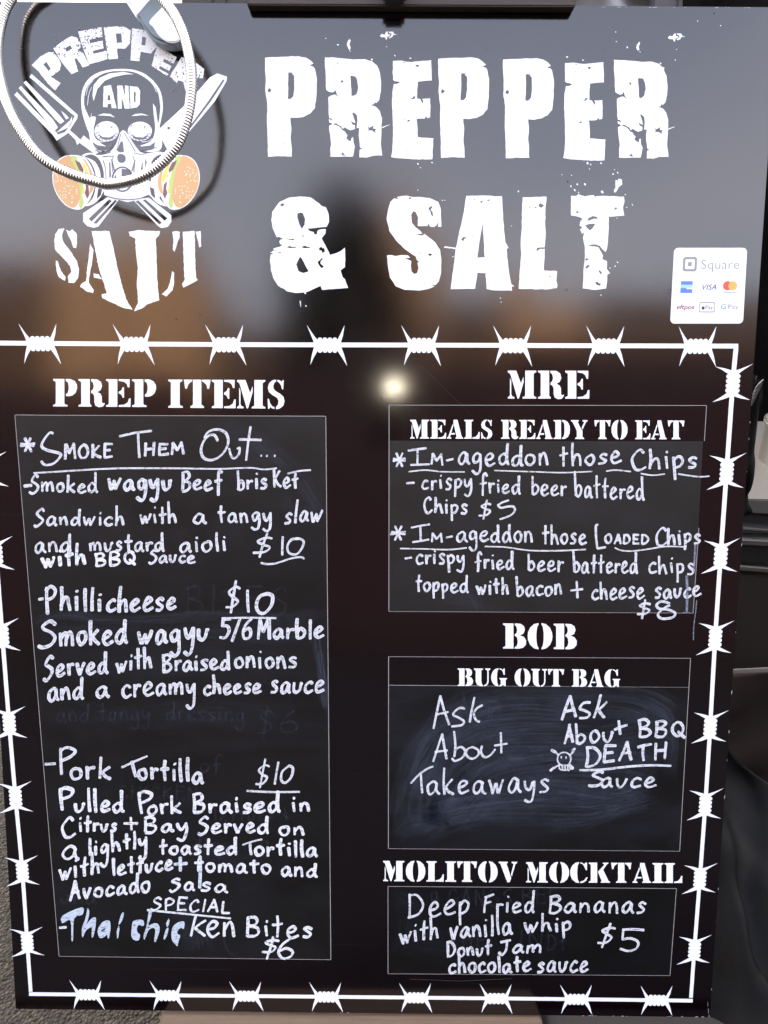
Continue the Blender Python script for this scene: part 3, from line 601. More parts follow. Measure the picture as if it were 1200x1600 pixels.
# ---- handwriting: single-stroke letters, x-height 1, tall letters 2, tails -1
HW = {
 'a': (1.0, [[(.78,.82),(.5,1.0),(.15,.7),(.08,.25),(.32,0),(.62,.28),(.78,.85)], [(.78,.85),(.80,.25),(1.0,.02)]]),
 'b': (.9, [[(.05,2),(.07,1.0),(.10,.05)], [(.10,.55),(.45,.95),(.78,.62),(.68,.18),(.35,-.02),(.08,.12)]]),
 'c': (.85, [[(.78,.85),(.5,1),(.15,.68),(.1,.25),(.38,0),(.85,.18)]]),
 'd': (1.0, [[(.75,.8),(.45,.95),(.1,.6),(.12,.15),(.38,0),(.68,.35),(.80,1.0),(.84,2)], [(.84,2),(.82,.8),(.86,.15),(.98,0)]]),
 'e': (.95, [[(.12,.42),(.55,.58),(.74,.82),(.48,1.02),(.15,.72),(.1,.25),(.38,-.02),(.92,.2)]]),
 'f': (.85, [[(.88,1.75),(.66,2),(.46,1.7),(.42,.6),(.36,-.35)], [(.05,.85),(.80,1.0)]]),
 'g': (.95, [[(.75,.85),(.45,1),(.12,.65),(.25,.15),(.6,.3),(.78,.9)], [(.78,.9),(.82,.1),(.74,-.7),(.4,-.98),(.05,-.65)]]),
 'h': (.95, [[(.08,2),(.1,1),(.1,0)], [(.1,.35),(.35,.9),(.62,.92),(.74,.5),(.84,0)]]),
 'i': (.4, [[(.14,1),(.2,.02)], [(.2,1.5),(.22,1.52)]]),
 'j': (.5, [[(.3,1),(.3,-.4),(0,-.8)], [(.3,1.5)]]),
 'k': (.9, [[(.12,2),(.1,1),(.1,0)], [(.78,1.05),(.45,.75),(.14,.5)], [(.22,.52),(.5,.22),(.85,0)]]),
 'l': (.35, [[(.14,2),(.15,1),(.2,0)]]),
 'm': (1.35, [[(.05,.95),(.1,.05)], [(.12,.55),(.38,1),(.58,.8),(.6,.08)], [(.62,.55),(.9,1),(1.12,.75),(1.2,0)]]),
 'n': (.95, [[(.08,.95),(.12,.03)], [(.14,.5),(.42,.98),(.68,.8),(.82,.02)]]),
 'o': (.9, [[(.5,1),(.18,.85),(.06,.45),(.28,.03),(.62,.08),(.82,.5),(.68,.92),(.45,1)]]),
 'p': (.9, [[(.1,.95),(.14,0),(.16,-.95)], [(.12,.7),(.45,1.02),(.78,.75),(.62,.25),(.2,.08)]]),
 'r': (.7, [[(.1,1),(.14,.02)], [(.14,.5),(.35,.92),(.68,.92)]]),
 's': (.8, [[(.72,.88),(.45,1.02),(.18,.82),(.38,.56),(.66,.32),(.5,.04),(.08,.02)]]),
 't': (.8, [[(.4,1.85),(.38,1),(.4,.02)], [(.04,1.05),(.38,1.08),(.78,1.16)]]),
 'u': (.95, [[(.08,.95),(.12,.3),(.38,.0),(.68,.3),(.8,.95)], [(.8,.95),(.86,.85)]]),
 'v': (.85, [[(.05,1),(.2,.5),(.38,0)], [(.38,0),(.55,.5),(.8,1.02)]]),
 'w': (1.3, [[(.05,1),(.18,.5),(.34,0)], [(.34,0),(.6,.8)], [(.6,.8),(.78,.05)], [(.78,.05),(1.0,.5),(1.2,1.05)]]),
 'y': (.95, [[(.08,.95),(.16,.4),(.42,.25),(.74,.85)], [(.8,1),(.82,.1),(.66,-.75),(.38,-.98),(.05,-.75)]]),
 'A': (1.1, [[(.02,-.02),(.3,1.0),(.55,2)], [(.55,2),(.75,1),(.98,.05)], [(.22,.72),(.88,.85)]]),
 'B': (1.1, [[(.1,1.95),(.12,1),(.1,.05)], [(.1,1.9),(.6,2),(.85,1.6),(.6,1.2),(.2,1.02)], [(.2,1.02),(.8,.85),(.95,.4),(.6,.02),(.08,.0)]]),
 'C': (1.05, [[(.85,1.65),(.65,2),(.3,1.6),(.08,.9),(.25,.12),(.6,-.02),(.98,.3)]]),
 'D': (1.15, [[(.12,1.95),(.14,1),(.08,.05)], [(.1,1.9),(.65,1.85),(1.0,1.1),(.72,.3),(.08,.02)]]),
 'E': (1.0, [[(.14,1.95),(.1,1),(.12,.02)], [(.1,1.95),(.9,1.9)], [(.12,1.05),(.75,1.08)], [(.12,.03),(.92,.12)]]),
 'F': (1.0, [[(.2,1.8),(.12,.9),(.08,0)], [(.12,1.7),(.95,2.05)], [(.14,1.1),(.7,1.25)]]),
 'H': (1.1, [[(.1,1.9),(.1,.02)], [(.9,2),(.88,.05)], [(.1,1.0),(.9,1.05)]]),
 'I': (.4, [[(.2,1.95),(.18,.05)]]),
 'J': (1.0, [[(.1,1.8),(.95,2)], [(.6,1.9),(.62,.6),(.4,0),(.08,.25)]]),
 'K': (1.05, [[(.12,2),(.12,0)], [(.85,1.8),(.4,1.2),(.15,.95)], [(.2,1.0),(.5,.4),(.98,.05)]]),
 'L': (.9, [[(.14,2),(.12,.1)], [(.12,.08),(.85,.12)]]),
 'M': (1.3, [[(.05,.02),(.14,1.95)], [(.14,1.95),(.55,.7)], [(.55,.7),(1.0,1.95)], [(1.0,1.95),(1.15,.02)]]),
 'N': (1.1, [[(.1,0),(.12,1.95)], [(.12,1.95),(.85,.05)], [(.85,.05),(.92,2)]]),
 'G': (1.1, [[(.9,1.7),(.6,2),(.15,1.4),(.1,.5),(.5,0),(.95,.3),(.95,.9),(.6,.9)]]),
 'O': (1.15, [[(.6,2),(.2,1.6),(.06,.8),(.35,.05),(.8,.2),(1.02,1.0),(.8,1.8),(.5,2)]]),
 'P': (1.05, [[(.12,1.9),(.14,1),(.2,-.3)], [(.08,1.65),(.45,2.02),(.9,1.7),(.75,1.05),(.2,.75)]]),
 'Q': (1.2, [[(.95,1.7),(.55,1.95),(.15,1.5),(.1,.7),(.45,.1),(.9,.4),(1.02,1.2),(.8,1.8)], [(.6,.7),(1.12,-.1)]]),
 'S': (1.1, [[(.98,1.75),(.72,2.0),(.35,1.6),(.3,1.25),(.7,.95),(.98,.6),(.75,.1),(.3,-.25),(.05,-.05)]]),
 'T': (1.1, [[(.05,1.65),(.55,1.85),(1.05,2.02)], [(.5,1.8),(.52,.9),(.55,0)]]),
 'V': (1.0, [[(.05,2),(.42,0)], [(.42,0),(.95,2)]]),
 'W': (1.6, [[(.05,2),(.4,0)], [(.4,0),(.75,1.4)], [(.75,1.4),(1.0,.0)], [(1.0,0),(1.5,2)]]),
 '0': (1.0, [[(.6,2),(.25,1.6),(.08,.8),(.3,.02),(.65,.2),(.92,1.1),(.85,1.8),(.5,2)]]),
 '1': (.5, [[(.3,2),(.25,.02)]]),
 '5': (1.0, [[(.95,1.95),(.25,1.9)], [(.25,1.9),(.2,1.15)], [(.2,1.15),(.65,1.25),(.9,.75),(.6,.1),(.08,.05)]]),
 '6': (1.0, [[(.8,2),(.35,1.4),(.08,.6),(.3,.02),(.75,.15),(.9,.65),(.6,1.0),(.18,.7)]]),
 '8': (1.0, [[(.75,1.7),(.4,2),(.15,1.6),(.45,1.15),(.9,.7),(.8,.1),(.35,-.02),(.1,.4),(.4,1.0),(.8,1.5),(.72,1.8)]]),
 '$': (1.0, [[(.92,1.7),(.6,1.85),(.2,1.45),(.5,1.05),(.85,.7),(.6,.2),(.05,.1)], [(.62,2.35),(.5,1.0),(.38,-.45)]]),
 '+': (1.0, [[(.5,1.35),(.5,.1)], [(.05,.72),(.95,.78)]]),
 '-': (.6, [[(.05,.55),(.55,.6)]]),
 '/': (.6, [[(.6,2.2),(.02,-.2)]]),
 '.': (.4, [[(.2,.08)]]),
}
hr = random.Random(21)
def word(panel_, txt, x0, x1, y0, y1=None, xh=14, asc=None, desc=None, wd=5.2, slant=0.0, mat='marker', jit=.045, wf=None, mark=True):
    if y1 is None: y1 = y0
    asc = asc or xh*2; desc = desc or xh*0.95
    gs = [(HW[c][0], HW[c][1]) for c in txt]; gap = .27
    tot = sum(g[0] for g in gs)+gap*(len(gs)-1)
    ws = [g[0] for g in gs]; cx = 0; strokes = []
    for (gw, st), c in zip(gs, txt):
        js = 1+hr.uniform(-.09, .09); jy = hr.uniform(-.07, .07); sl_ = slant+hr.uniform(-.03, .03)
        for s_ in st:
            o_ = []
            for gx, gy in s_:
                gx = gx+hr.uniform(-jit, jit); gy = gy*js+jy*1.0+hr.uniform(-jit, jit)
                yy = gy*xh if 0 <= gy <= 1 else (xh+(gy-1)*(asc-xh) if gy > 1 else gy*desc)
                f_ = (cx+gx)/tot
                o_.append((x0+(x1-x0)*f_+yy*sl_, y0+(y1-y0)*f_-yy))
            strokes.append(o_)
        cx += gw+gap
    nm = 'price' if txt[0] == '$' else 'handwritten_word'
    return ribbons(nm, strokes, wd, 0.00045, mat, pan[panel_], label='handwritten ' + ('price ' if nm == 'price' else 'word ') + '"' + txt + '"' if mat != 'marker_ghost' else 'faint wiped-off word')
def free(panel_, strokes, wd=4.2, name='pen_stroke', mat='marker', label=None, sm=True, var=.08):
    return ribbons(name, strokes, wd, 0.00045, mat, pan[panel_], label=label, sm=sm, var=var)
def star(panel_, cx, cy, r_, wd=4.0):
    st = []
    for a in (8, 62, 118, 170):
        c, s = math.cos(R(a))*r_, math.sin(R(a))*r_*1.1; st.append([(cx-c*hr.uniform(.8, 1.1), cy-s), (cx+c*hr.uniform(.8, 1.1), cy+s)])
    free(panel_, st, wd, 'asterisk')
T = 'tall'
# ghosts of wiped-off writing first
for a in (('BITES',290,450,958,958,22,44),('and',88,140,1128,1128,15,30),('tangy',155,235,1126,1126,14,28),('dressing',260,382,1124,1128,14,30),('$6',400,466,1146,1146,20,38),('of',312,345,1206,1206,14,30),('CHICKEN',185,310,1246,1250,11,20),
          ('lettuce',335,430,1284,1282,10,22),('dressing',300,420,1330,1326,12,24),('and',95,150,1412,1412,14,30)):
    word(T, a[0], a[1], a[2], a[3], a[4], a[5], a[6], wd=3.6, mat='marker_ghost')
free(T, [[(349,1462),(353,1480),(362,1491),(372,1488)],[(440,1270),(452,1280)],[(445,1262),(448,1282)]], 3, mat='marker_ghost', name='wiped_stroke')
star(T, 43.5, 695, 10.5, 4.6); free(T, [[(34,690),(43,682),(50,700)],[(36,707),(50,706)]], 6, 'smear', 'marker_ghost')
free(T, [[(82.5,677),(77,676.5),(67,690),(65.5,698),(74,703.5),(92,708),(94.5,713),(84,724),(71,726.5),(64.5,721)]], 4.6, 'handwritten_letter', label='tall letter S of the word Smoke')
word(T, 'MOKE', 100.6, 176, 717, 714.5, 11, 22, wd=4.6)
free(T, [[(187,681.8),(210,676.5),(236.5,673.3)],[(215.8,677),(216.5,695),(217.8,714.5)]], 4.4, 'handwritten_letter', label='tall letter T of the word Them')
word(T, 'HEM', 225.5, 289, 712, 709.5, 9.5, 19, wd=4.8)
free(T, [[(340,688.5),(335,680),(326,681),(318,690),(314,704),(319,716),(333,718.5),(348,709),(356.5,692),(353,677),(340,671),(326,674.5),(319.5,684)]], 4.4, 'handwritten_letter', label='large looped letter O')
free(T, [[(358,701),(361,712),(366,716),(373,710),(374.5,700),(371,701)]], 4.0, 'handwritten_letter'); free(T, [[(391.5,667),(388,690),(384.6,719)],[(374,686.5),(408,687.4)]], 4.0, 'handwritten_letter')
free(T, [[(408,712)],[(416.7,712.2)],[(429,712.2)]], 4.0, 'dots'); free(T, [[(53,739),(85,737.3),(120,735),(185,731.8),(280,731.8),(340,732.6),(390,731),(412,733.5),(432,731.5)]], 2.9, 'underline')
free(T, [[(38,759.5),(49,758.3)]], 5.4, 'dash')
word(T,'Smoked',46,152,768.5,769,13,27,wd=4.3); word(T,'wagyu',168.4,268.5,765,766,16,wd=6.0,desc=16); word(T,'Beef',284,347,765.5,764,14,29,desc=26,wd=4.8)
word(T,'bris',371,417,765,763.5,13.5,29,wd=4.6); word(T,'Ket',428,466,762,762,13.5,27,wd=4.4); free(T, [[(450,740),(467,736),(485,734.5)]], 3.4)
word(T,'Sandwich',52.7,194,820,820,12.5,27,wd=4.4,slant=.05); word(T,'with',218.5,276,817,817,13,31,wd=4.2); word(T,'a',302,322,819,819,15.5,wd=4.4)
word(T,'tangy',340,425,816,816,15.5,30,14,wd=4.3); word(T,'slaw',444,503,819,813,15,36,wd=4.3,slant=.12)
word(T,'and',55,111,863,861,14,26,wd=4.4); word(T,'mustard',140,256,861,861,13.5,27,wd=4.3); word(T,'aioli',281,354.5,862.5,860,14.5,26,wd=4.5)
word(T,'$',394,424.5,865,863,12,25,12,wd=4.0,slant=.12); free(T,[[(441.8,839),(441.2,853),(440.9,867)]],4.2,'numeral'); free(T,[[(466,842),(455,843),(449,854),(452,864),(463,866),(472,856),(474,845),(463,841),(453,846)]],4.0,'numeral',label='numeral 0 of $10 beside aioli')
free(T,[[(408,879.5),(418,881.4),(433,879.7),(455,872.5),(470,870.5),(475,873)]],3.4,'underline')
word(T,'with',65.8,134,886,881.5,14,31,wd=6.0,mat='marker_bold'); word(T,'BBQ',148.7,212.5,884,881.5,10,20,wd=4.8,mat='marker_bold'); word(T,'Sauce',232.6,304.5,878,879,10.5,18,wd=4.3)
free(T,[[(61,936.5),(67,935.5)]],5.0,'dash')
word(T,'Phi',71,123,953.5,953,20,36,wd=6.2); word(T,'lli',129.7,159.5,954,954,19,36,wd=6.0); word(T,'cheese',166.5,275,956.5,951.5,17.5,36,wd=5.8,slant=.05)
word(T,'$',352,374,951,951,16,34,12,wd=4.4,slant=.1); free(T,[[(386.8,922.5),(387,940),(388.3,956)]],4.6,'numeral'); free(T,[[(418,927.5),(406,932),(400.5,945),(404,956),(413,958),(424,946),(425.5,931),(416,927.5)]],6.0,'numeral',label='bold numeral 0 of the Phillicheese price')
free(T,[[(347,966),(390,965.2),(431,965.8)]],3.6,'underline')
word(T,'S',59.5,90,1009,1009,20,36,10,wd=6.0); word(T,'moked',93,198,1009.5,1004.5,21,36,wd=6.2); word(T,'wagyu',215.5,326,1007,998.5,19,desc=23,wd=6.2)
word(T,'5/6',343,393,998,998.5,15,29,wd=5.2,slant=.08); word(T,'Marble',402.5,506,997.5,996.5,15,29,wd=5.6,slant=.04)
word(T,'Served',68,168,1059,1050.5,17,34,wd=5.6); word(T,'with',182,237,1050.5,1042.5,15,31,wd=5.0); word(T,'Braised',254,359,1049.5,1045,14.5,28,wd=5.2); word(T,'onions',366.6,463.5,1044,1043,16,wd=4.8)
word(T,'and',75.8,130,1096,1091.5,18.5,33,wd=5.4); word(T,'a',150.5,170,1090,1090,17,wd=5.6); word(T,'creamy',190.6,306,1089.5,1083.5,17.5,desc=24,wd=5.2); word(T,'cheese',318.5,408,1085,1081.5,14,28,wd=5.2); word(T,'sauce',422.5,506,1083,1081,17,wd=5.2,slant=.08)
free(T,[[(71,1194),(86,1193.2)]],5.0,'dash')
word(T,'P',91,121,1206,1206,24,38,12,wd=5.6); word(T,'ork',110,173.5,1216,1216,17.5,35,wd=5.4); free(T,[[(190.5,1199),(210,1190),(229.5,1181.5)]],4.2); free(T,[[(206,1190),(209,1202),(212,1213)]],5.4)
word(T,'ortilla',215.6,317.5,1217,1223,16,33,wd=5.8)
word(T,'$',399,419,1227,1227,17,36,8,wd=3.8,slant=.12); free(T,[[(435,1191),(432,1207),(429.3,1225)]],4.0,'numeral'); free(T,[[(451,1197),(441,1206),(439.5,1219),(446,1223),(455,1214),(457.5,1200),(451,1196.5)]],4.4,'numeral',label='numeral 0 of the tortilla price')
free(T,[[(386,1235.8),(425,1237.6),(468,1237.2)]],3.4,'underline')
word(T,'P',92.6,116,1262,1262,20,33,9,wd=6.4,mat='marker_bold'); word(T,'ulled',116.6,193,1268.5,1267.5,14,34,wd=5.6,mat='marker_bold'); word(T,'P',216,240,1268,1268,18,31,9,wd=5.6,mat='marker_bold'); word(T,'ork',230,283,1274,1270,14.5,28,wd=5.2,mat='marker_bold')
word(T,'Braised',302,437.5,1270,1267.5,14,29,wd=5.8,mat='marker_bold'); word(T,'in',456,484.5,1267,1267,14,wd=5.0,mat='marker_bold')
word(T,'C',96.5,118,1307,1307,16,31,wd=5.0,mat='marker_bold'); word(T,'itrus',123.7,182.5,1299,1298.5,12,25,wd=4.8,mat='marker_bold'); word(T,'+',193.6,216,1297,1297,15,wd=4.6,mat='marker_bold'); word(T,'Bay',226,294,1300,1298,12,24,15,wd=5.2,mat='marker_bold')
word(T,'Served',308.7,419.5,1301,1300.5,13,24,wd=5.2,mat='marker_bold'); word(T,'on',435.6,477,1305,1304,13,wd=4.8,mat='marker_bold')
word(T,'a',96.5,123,1342,1342,21,wd=5.0,mat='marker_bold'); word(T,'lightly',138,230.5,1336.5,1322,13,28,20,wd=5.0,mat='marker_bold'); word(T,'toasted',248.6,370,1334.5,1334.5,12.5,26,wd=5.2,mat='marker_bold')
free(T,[[(379.5,1320),(394,1315),(409,1311.5)]],3.4); free(T,[[(391,1318),(391,1326),(392.5,1335)]],5.0); word(T,'ortilla',398,495,1336.5,1338.5,13,26,wd=5.4,mat='marker_bold')
word(T,'with',92.6,156,1375,1364.5,16,33,wd=5.0,mat='marker_bold'); word(T,'lettuce',176,270,1367.5,1358,13,27,wd=5.4,mat='marker_bold'); word(T,'+',272,293,1361,1360,16,wd=5.2,mat='marker_wash'); word(T,'tomato',304,423,1362.5,1364.5,13.5,20,wd=5.0,mat='marker_bold'); word(T,'and',439.5,495,1367,1370,13,22,wd=5.0,mat='marker_bold')
word(T,'Avocado',109,235,1406,1392,14,27,wd=5.0,mat='marker_bold'); word(T,'Sa',264.6,304,1391,1391,12,18,wd=4.8,mat='marker_bold'); free(T,[[(312.5,1338),(313,1360),(312,1387)]],5.4,'handwritten_letter','marker_wash'); word(T,'sa',314,355,1391,1394,12.5,wd=4.6,mat='marker_bold')
word(T,'SPECIAL',235.5,359,1420,1427,9.5,19,wd=3.8,mat='marker_bold',slant=.12); free(T,[[(230.5,1422),(290,1428),(360,1435)]],3.4,'underline',mat='marker_bold')
free(T,[[(93.5,1449.6),(103,1448.8)]],5.0,'dash',mat='marker_bold')
zD = zoomf(80, 1390, 5.4545)
def wedge(polys, label=None): flat('handwritten_letter', [zD(smooth(p, 3, True) if len(p) > 5 else p) for p in polys], 0.0008+hr.uniform(0, 1e-5), 'marker_wash', pan[T], label)
wedge([[(97,222),(262,150),(268,212),(196,246),(187,422),(172,424),(164,262),(95,288)]], 'broad chisel-tip letter T')
wedge([[(312,160),(325,190),(312,262),(300,295),(345,245),(378,238),(382,268),(375,330),(358,402),(344,398),(346,325),(322,330),(295,352),(266,408),(262,330),(290,250),(305,180)]])
wedge([[(400,330),(438,276),(476,262),(500,272),(506,330),(492,412),(481,410),(476,384),(450,406),(415,412),(398,378)],[(424,350),(436,338),(462,334),(456,344),(432,354)]])
wedge([[(607,195),(621,206),(604,262),(580,300),(574,290),(588,236)],[(574,305),(584,318),(572,412),(562,416),(558,360)]])
wedge([[(698,270),(742,256),(784,262),(792,300),(776,310),(745,302),(730,335),(740,370),(757,382),(752,420),(735,435),(700,425),(682,390),(687,320)]])
wedge([[(835,172),(860,186),(848,240),(828,305),(870,288),(905,290),(924,322),(918,372),(890,446),(878,428),(886,370),(884,335),(860,328),(826,352),(796,426),(788,388),(812,312)]])
wedge([[(1000,245),(1009,262),(1000,308),(986,320),(978,290)],[(990,326),(1000,335),(985,395),(966,426),(958,412),(974,350)]])
wedge([[(1048,302),(1090,276),(1131,272),(1136,304),(1128,336),(1108,326),(1082,345),(1075,376),(1100,392),(1086,440),(1076,482),(1058,465),(1034,440),(1024,395),(1030,335)]], 'broad chisel-tip letter c')
free(T,[[(306,1431),(302,1446),(298.5,1462)],[(321,1438.5),(312,1444),(304.5,1450)],[(304.5,1450),(312,1456),(320,1462)]],4.8,'handwritten_letter',mat='marker_bold'); word(T,'en',323,368.5,1464,1464,22,wd=5.0,mat='marker_bold')
word(T,'Bites',385,488,1462,1465,16,31,wd=5.0,mat='marker_bold'); word(T,'$',408,434,1490,1490,13,23,22,wd=4.2,mat='marker_bold',slant=.16); word(T,'6',433,459,1497,1497,16,31,wd=4.6,mat='marker_bold')
# meals panel
T = 'meals'
star(T, 623.8, 718.4, 10.5, 3.8); free(T,[[(638,704),(652,702),(666,700.2)],[(652.4,702.5),(652.2,725)],[(642,726.5),(656,726),(670.4,725.4)]],3.8,'handwritten_letter',label='capital I of the first title line')
word(T,'M',673.7,694,725,727,9,18,wd=4.0); free(T,[[(698,719.5),(708,717.2)]],3.8,'dash'); word(T,'ageddon',716,857,726,728,18,33,17,wd=4.2); word(T,'those',873.8,970.5,728.5,723,16.5,32,wd=4.4); word(T,'C',986.5,1011,734,734,18,33,wd=4.4); word(T,'hips',1014,1090,732.5,731,17.5,33,16,wd=4.6)
for u_ in ([(639,737),(665,734.5),(690,737),(725.7,737.4)],[(773,735.2),(830,737),(880,738.5),(925,736.6)],[(947.5,736.2),(962,734.5),(985.4,736.8)],[(1001.7,740),(1020,742.5),(1038.5,740.6)],[(1059.7,740.5),(1090,744.8),(1108,744)]): free(T,[u_],2.4,'underline')
free(T,[[(635.5,755),(647.2,754.3)]],3.6,'dash'); word(T,'crispy',658.5,738,765,763,14.5,26,12,wd=3.8); word(T,'fried',749.5,812.5,769,771,14,27,12,wd=3.8); word(T,'beer',830.8,885,772.5,775,16,27,wd=3.9); word(T,'battered',899,1006,775.5,780.5,17,34,wd=3.9)
word(T,'Chips',661.8,730.5,801.5,803.5,14.5,25,11,wd=4.0); word(T,'$',748.4,768,806,806,12,23,12,wd=3.6); free(T,[[(794.5,781.8),(785,785),(778,789.3)],[(778,789.5),(783,793.5),(793,791.5),(802,791.5),(804.5,797.5),(798,805),(781.5,811.3)]],3.7,'numeral',label='numeral 5 of the chips price')
star(T, 621.7, 833, 11, 3.8); free(T,[[(643,824.5),(657,821.5),(671,819.2)],[(656.8,822.5),(657.4,845)],[(645,847),(657,845.4),(669.8,843)]],3.6,'handwritten_letter',label='capital I of the second title line')
word(T,'M',674,693,846.5,847,7.5,14,wd=3.8); free(T,[[(697.5,840),(706.6,838)]],3.6,'dash'); word(T,'a',713.8,729.5,846,846,15,wd=3.9); word(T,'geddon',732.6,832.5,846,847.5,15.5,27,16,wd=3.9); word(T,'those',847,916.5,849,850,15,29,wd=4.0)
free(T,[[(934,820),(931,822),(931.5,840),(933.4,856.5)],[(933.4,857),(946,855)]],3.8,'handwritten_letter',label='tall letter L of Loaded'); word(T,'OADED',945,1014,848.5,851,6.8,14,wd=3.8); word(T,'C',1023.5,1043,853,853,15,27,wd=4.0); word(T,'hips',1043,1095,851.5,848,14.5,25,10,wd=4.2)
for u_ in ([(625.6,857),(660,857.6),(700,858.8),(729,856)],[(758,853.8),(790,855),(827,860),(870,860.5),(915,858.5)],[(961,856),(971,860),(988.7,861),(1012.5,858),(1040.7,853.8),(1068,854.5)]): free(T,[u_],2.5,'underline')
free(T,[[(633,872.6),(643,871.2)]],3.4,'dash'); word(T,'crispy',650,726,880.5,881.5,14,24,13,wd=3.9); word(T,'fried',742,803,889,889.5,13.5,27,11,wd=3.9); word(T,'beer',825,880.5,891,893,15.5,27,wd=3.9); word(T,'battered',896,996,895,896,15.5,31,wd=4.0); word(T,'chips',1013,1085,896,896,15.5,31,15,wd=4.0)
word(T,'topped',649,731,924,926,14,26,10,wd=4.0); word(T,'with',744.7,795,928,928,13.5,25,wd=4.2); word(T,'bacon',807,878.5,931,929.5,14.5,30,wd=4.0); word(T,'+',892,912.5,937,937,19,wd=3.8); word(T,'cheese',924.8,1006.5,937.5,933.5,15.5,27,wd=4.1); word(T,'sauce',1023,1095,935.5,931.5,15,wd=4.3)
word(T,'$',995,1017.5,961,961,11,21,12,wd=3.8); free(T,[[(1046,943),(1034,939.5),(1026,945),(1030,951),(1044,952.5),(1055,958),(1050,965),(1034,966.5),(1028,960),(1036,951.5),(1046,946)]],4.4,'numeral',label='numeral 8 of the loaded chips price')
free(T,[[(1073,900),(1073.8,925),(1073,955)]],4.4,'drip','marker_smear',label='grey ink run below the word chips'); free(T,[[(1086.5,848),(1085.5,870),(1084,893)]],3.4,'drip','marker_smear'); free(T,[[(1068,957),(1077,957)],[(1088.5,938),(1087,955),(1084,980),(1083.5,1000)]],1.8,'drip','marker_smear')
# bag panel
T = 'bag'
for a in (('A',712,735,1128,1128,20,42),('R',0,0,0,0,0,0)):
    if a[0] in HW: word(T, a[0], a[1], a[2], a[3], a[4], a[5], a[6], wd=3.4, mat='marker_ghost')
free(T,[[(763,1128),(765,1098),(775,1096),(780,1104),(768,1114),(778,1128)],[(738,1158),(741,1172)]],3.2,'wiped_stroke','marker_ghost')
free(T,[[(677.5,1138),(681,1120),(688,1087.5)],[(688,1087.5),(694,1110),(702,1132.5)],[(681,1117),(700,1112.5)]],3.8,'handwritten_letter',label='letter A of the left Ask'); free(T,[[(726,1107),(717,1106.5),(708,1116),(716,1121),(725,1127),(721,1133),(706,1135)]],3.8,'handwritten_letter'); free(T,[[(741.3,1090),(737,1110),(734,1128)],[(753.5,1102),(745,1107),(740.5,1115),(743,1124),(749,1128)]],3.8,'handwritten_letter')
free(T,[[(677,1189.5),(684,1168),(691,1147)],[(691,1147),(694,1166),(697.8,1185.5)],[(680,1175),(698.8,1172.5)]],3.8,'handwritten_letter',label='letter A of the left About'); free(T,[[(709.5,1143),(711.5,1165),(710,1182)],[(711,1172),(720,1167),(727,1174),(722,1184),(711,1189),(706.5,1185)],[(739,1167),(730,1171),(729,1180),(738,1185.5),(747,1180),(747,1172),(739,1167.5)],[(753,1166),(751.5,1175),(757,1183),(766,1180),(773.5,1171)]],3.8,'handwritten_letter'); free(T,[[(782.5,1145),(783,1160),(783.5,1176.5)],[(773,1165),(782,1163.5),(792,1162)]],3.8,'handwritten_letter')
free(T,[[(642.5,1223.5),(650,1215),(659,1207),(669,1200.5),(676.5,1197.8)],[(657.5,1209),(658.5,1225),(659.6,1238.5)]],3.8,'handwritten_letter',label='letter T of Takeaways'); word(T,'akeaways',667,858,1241,1236.5,20,38,17,wd=4.2)
free(T,[[(878,1124.5),(884,1106),(891,1087.5)],[(891,1087.5),(895,1104),(899.6,1119.5)],[(882.5,1112),(898,1108.5)]],4.8,'handwritten_letter',label='letter A of the right Ask'); free(T,[[(922,1097.5),(912,1098.5),(906,1107),(914,1110.5),(921.5,1115),(917,1121),(906,1122)]],4.6,'handwritten_letter'); free(T,[[(938.6,1086),(934,1104),(928,1121)],[(948,1097.3),(942,1103),(935,1109.5)],[(935.5,1109.5),(939,1115),(944,1121)]],4.8,'handwritten_letter')
word(T,'A',881.5,897,1162,1161,15,31,wd=4.6); word(T,'bou',900,959,1161,1158,16.5,34,wd=4.8); free(T,[[(966.8,1126.5),(968,1138),(969,1147)],[(960.5,1140),(970,1136),(979.5,1133)]],4.8,'handwritten_letter')
word(T,'BBQ',998,1071,1152,1151,13.5,26,wd=4.8); word(T,'D',915,941,1199,1198,15,31,wd=4.8); word(T,'EATH',942,1043,1190,1185,13.5,27,wd=4.8,slant=.08); free(T,[[(906.5,1203.5),(940,1202.5),(980,1198),(1015,1195.8),(1048,1196.6)]],4.0,'underline')
word(T,'S',918.4,944,1227,1227,14,24,5,wd=4.8,slant=.1); word(T,'auce',938,1024,1230,1230,14,wd=4.4,slant=.1)
free(T,[[(866,1173),(873,1180)],[(888,1204),(893,1199)],[(897,1173),(890,1181)],[(874,1195),(861,1203)],[(893,1199),(890,1196)]],3.4,'skull_doodle'); free(T,[ell(881.5,1186,10.5,10.5,14)+[(892,1186)],[(877,1182),(877,1184.5)],[(884.5,1182.5),(884.5,1185)],[(874,1194),(875,1202),(886,1203),(887,1195)],[(878.5,1195),(879,1202)],[(883,1195),(883,1202)]],2.4,'skull_doodle',label='tiny hand drawn skull and crossbones'); free(T,[[(862,1172),(867,1175)],[(898,1170),(894,1173)],[(860,1204),(865,1200)],[(889,1195),(895,1201)]],5.0,'skull_doodle')
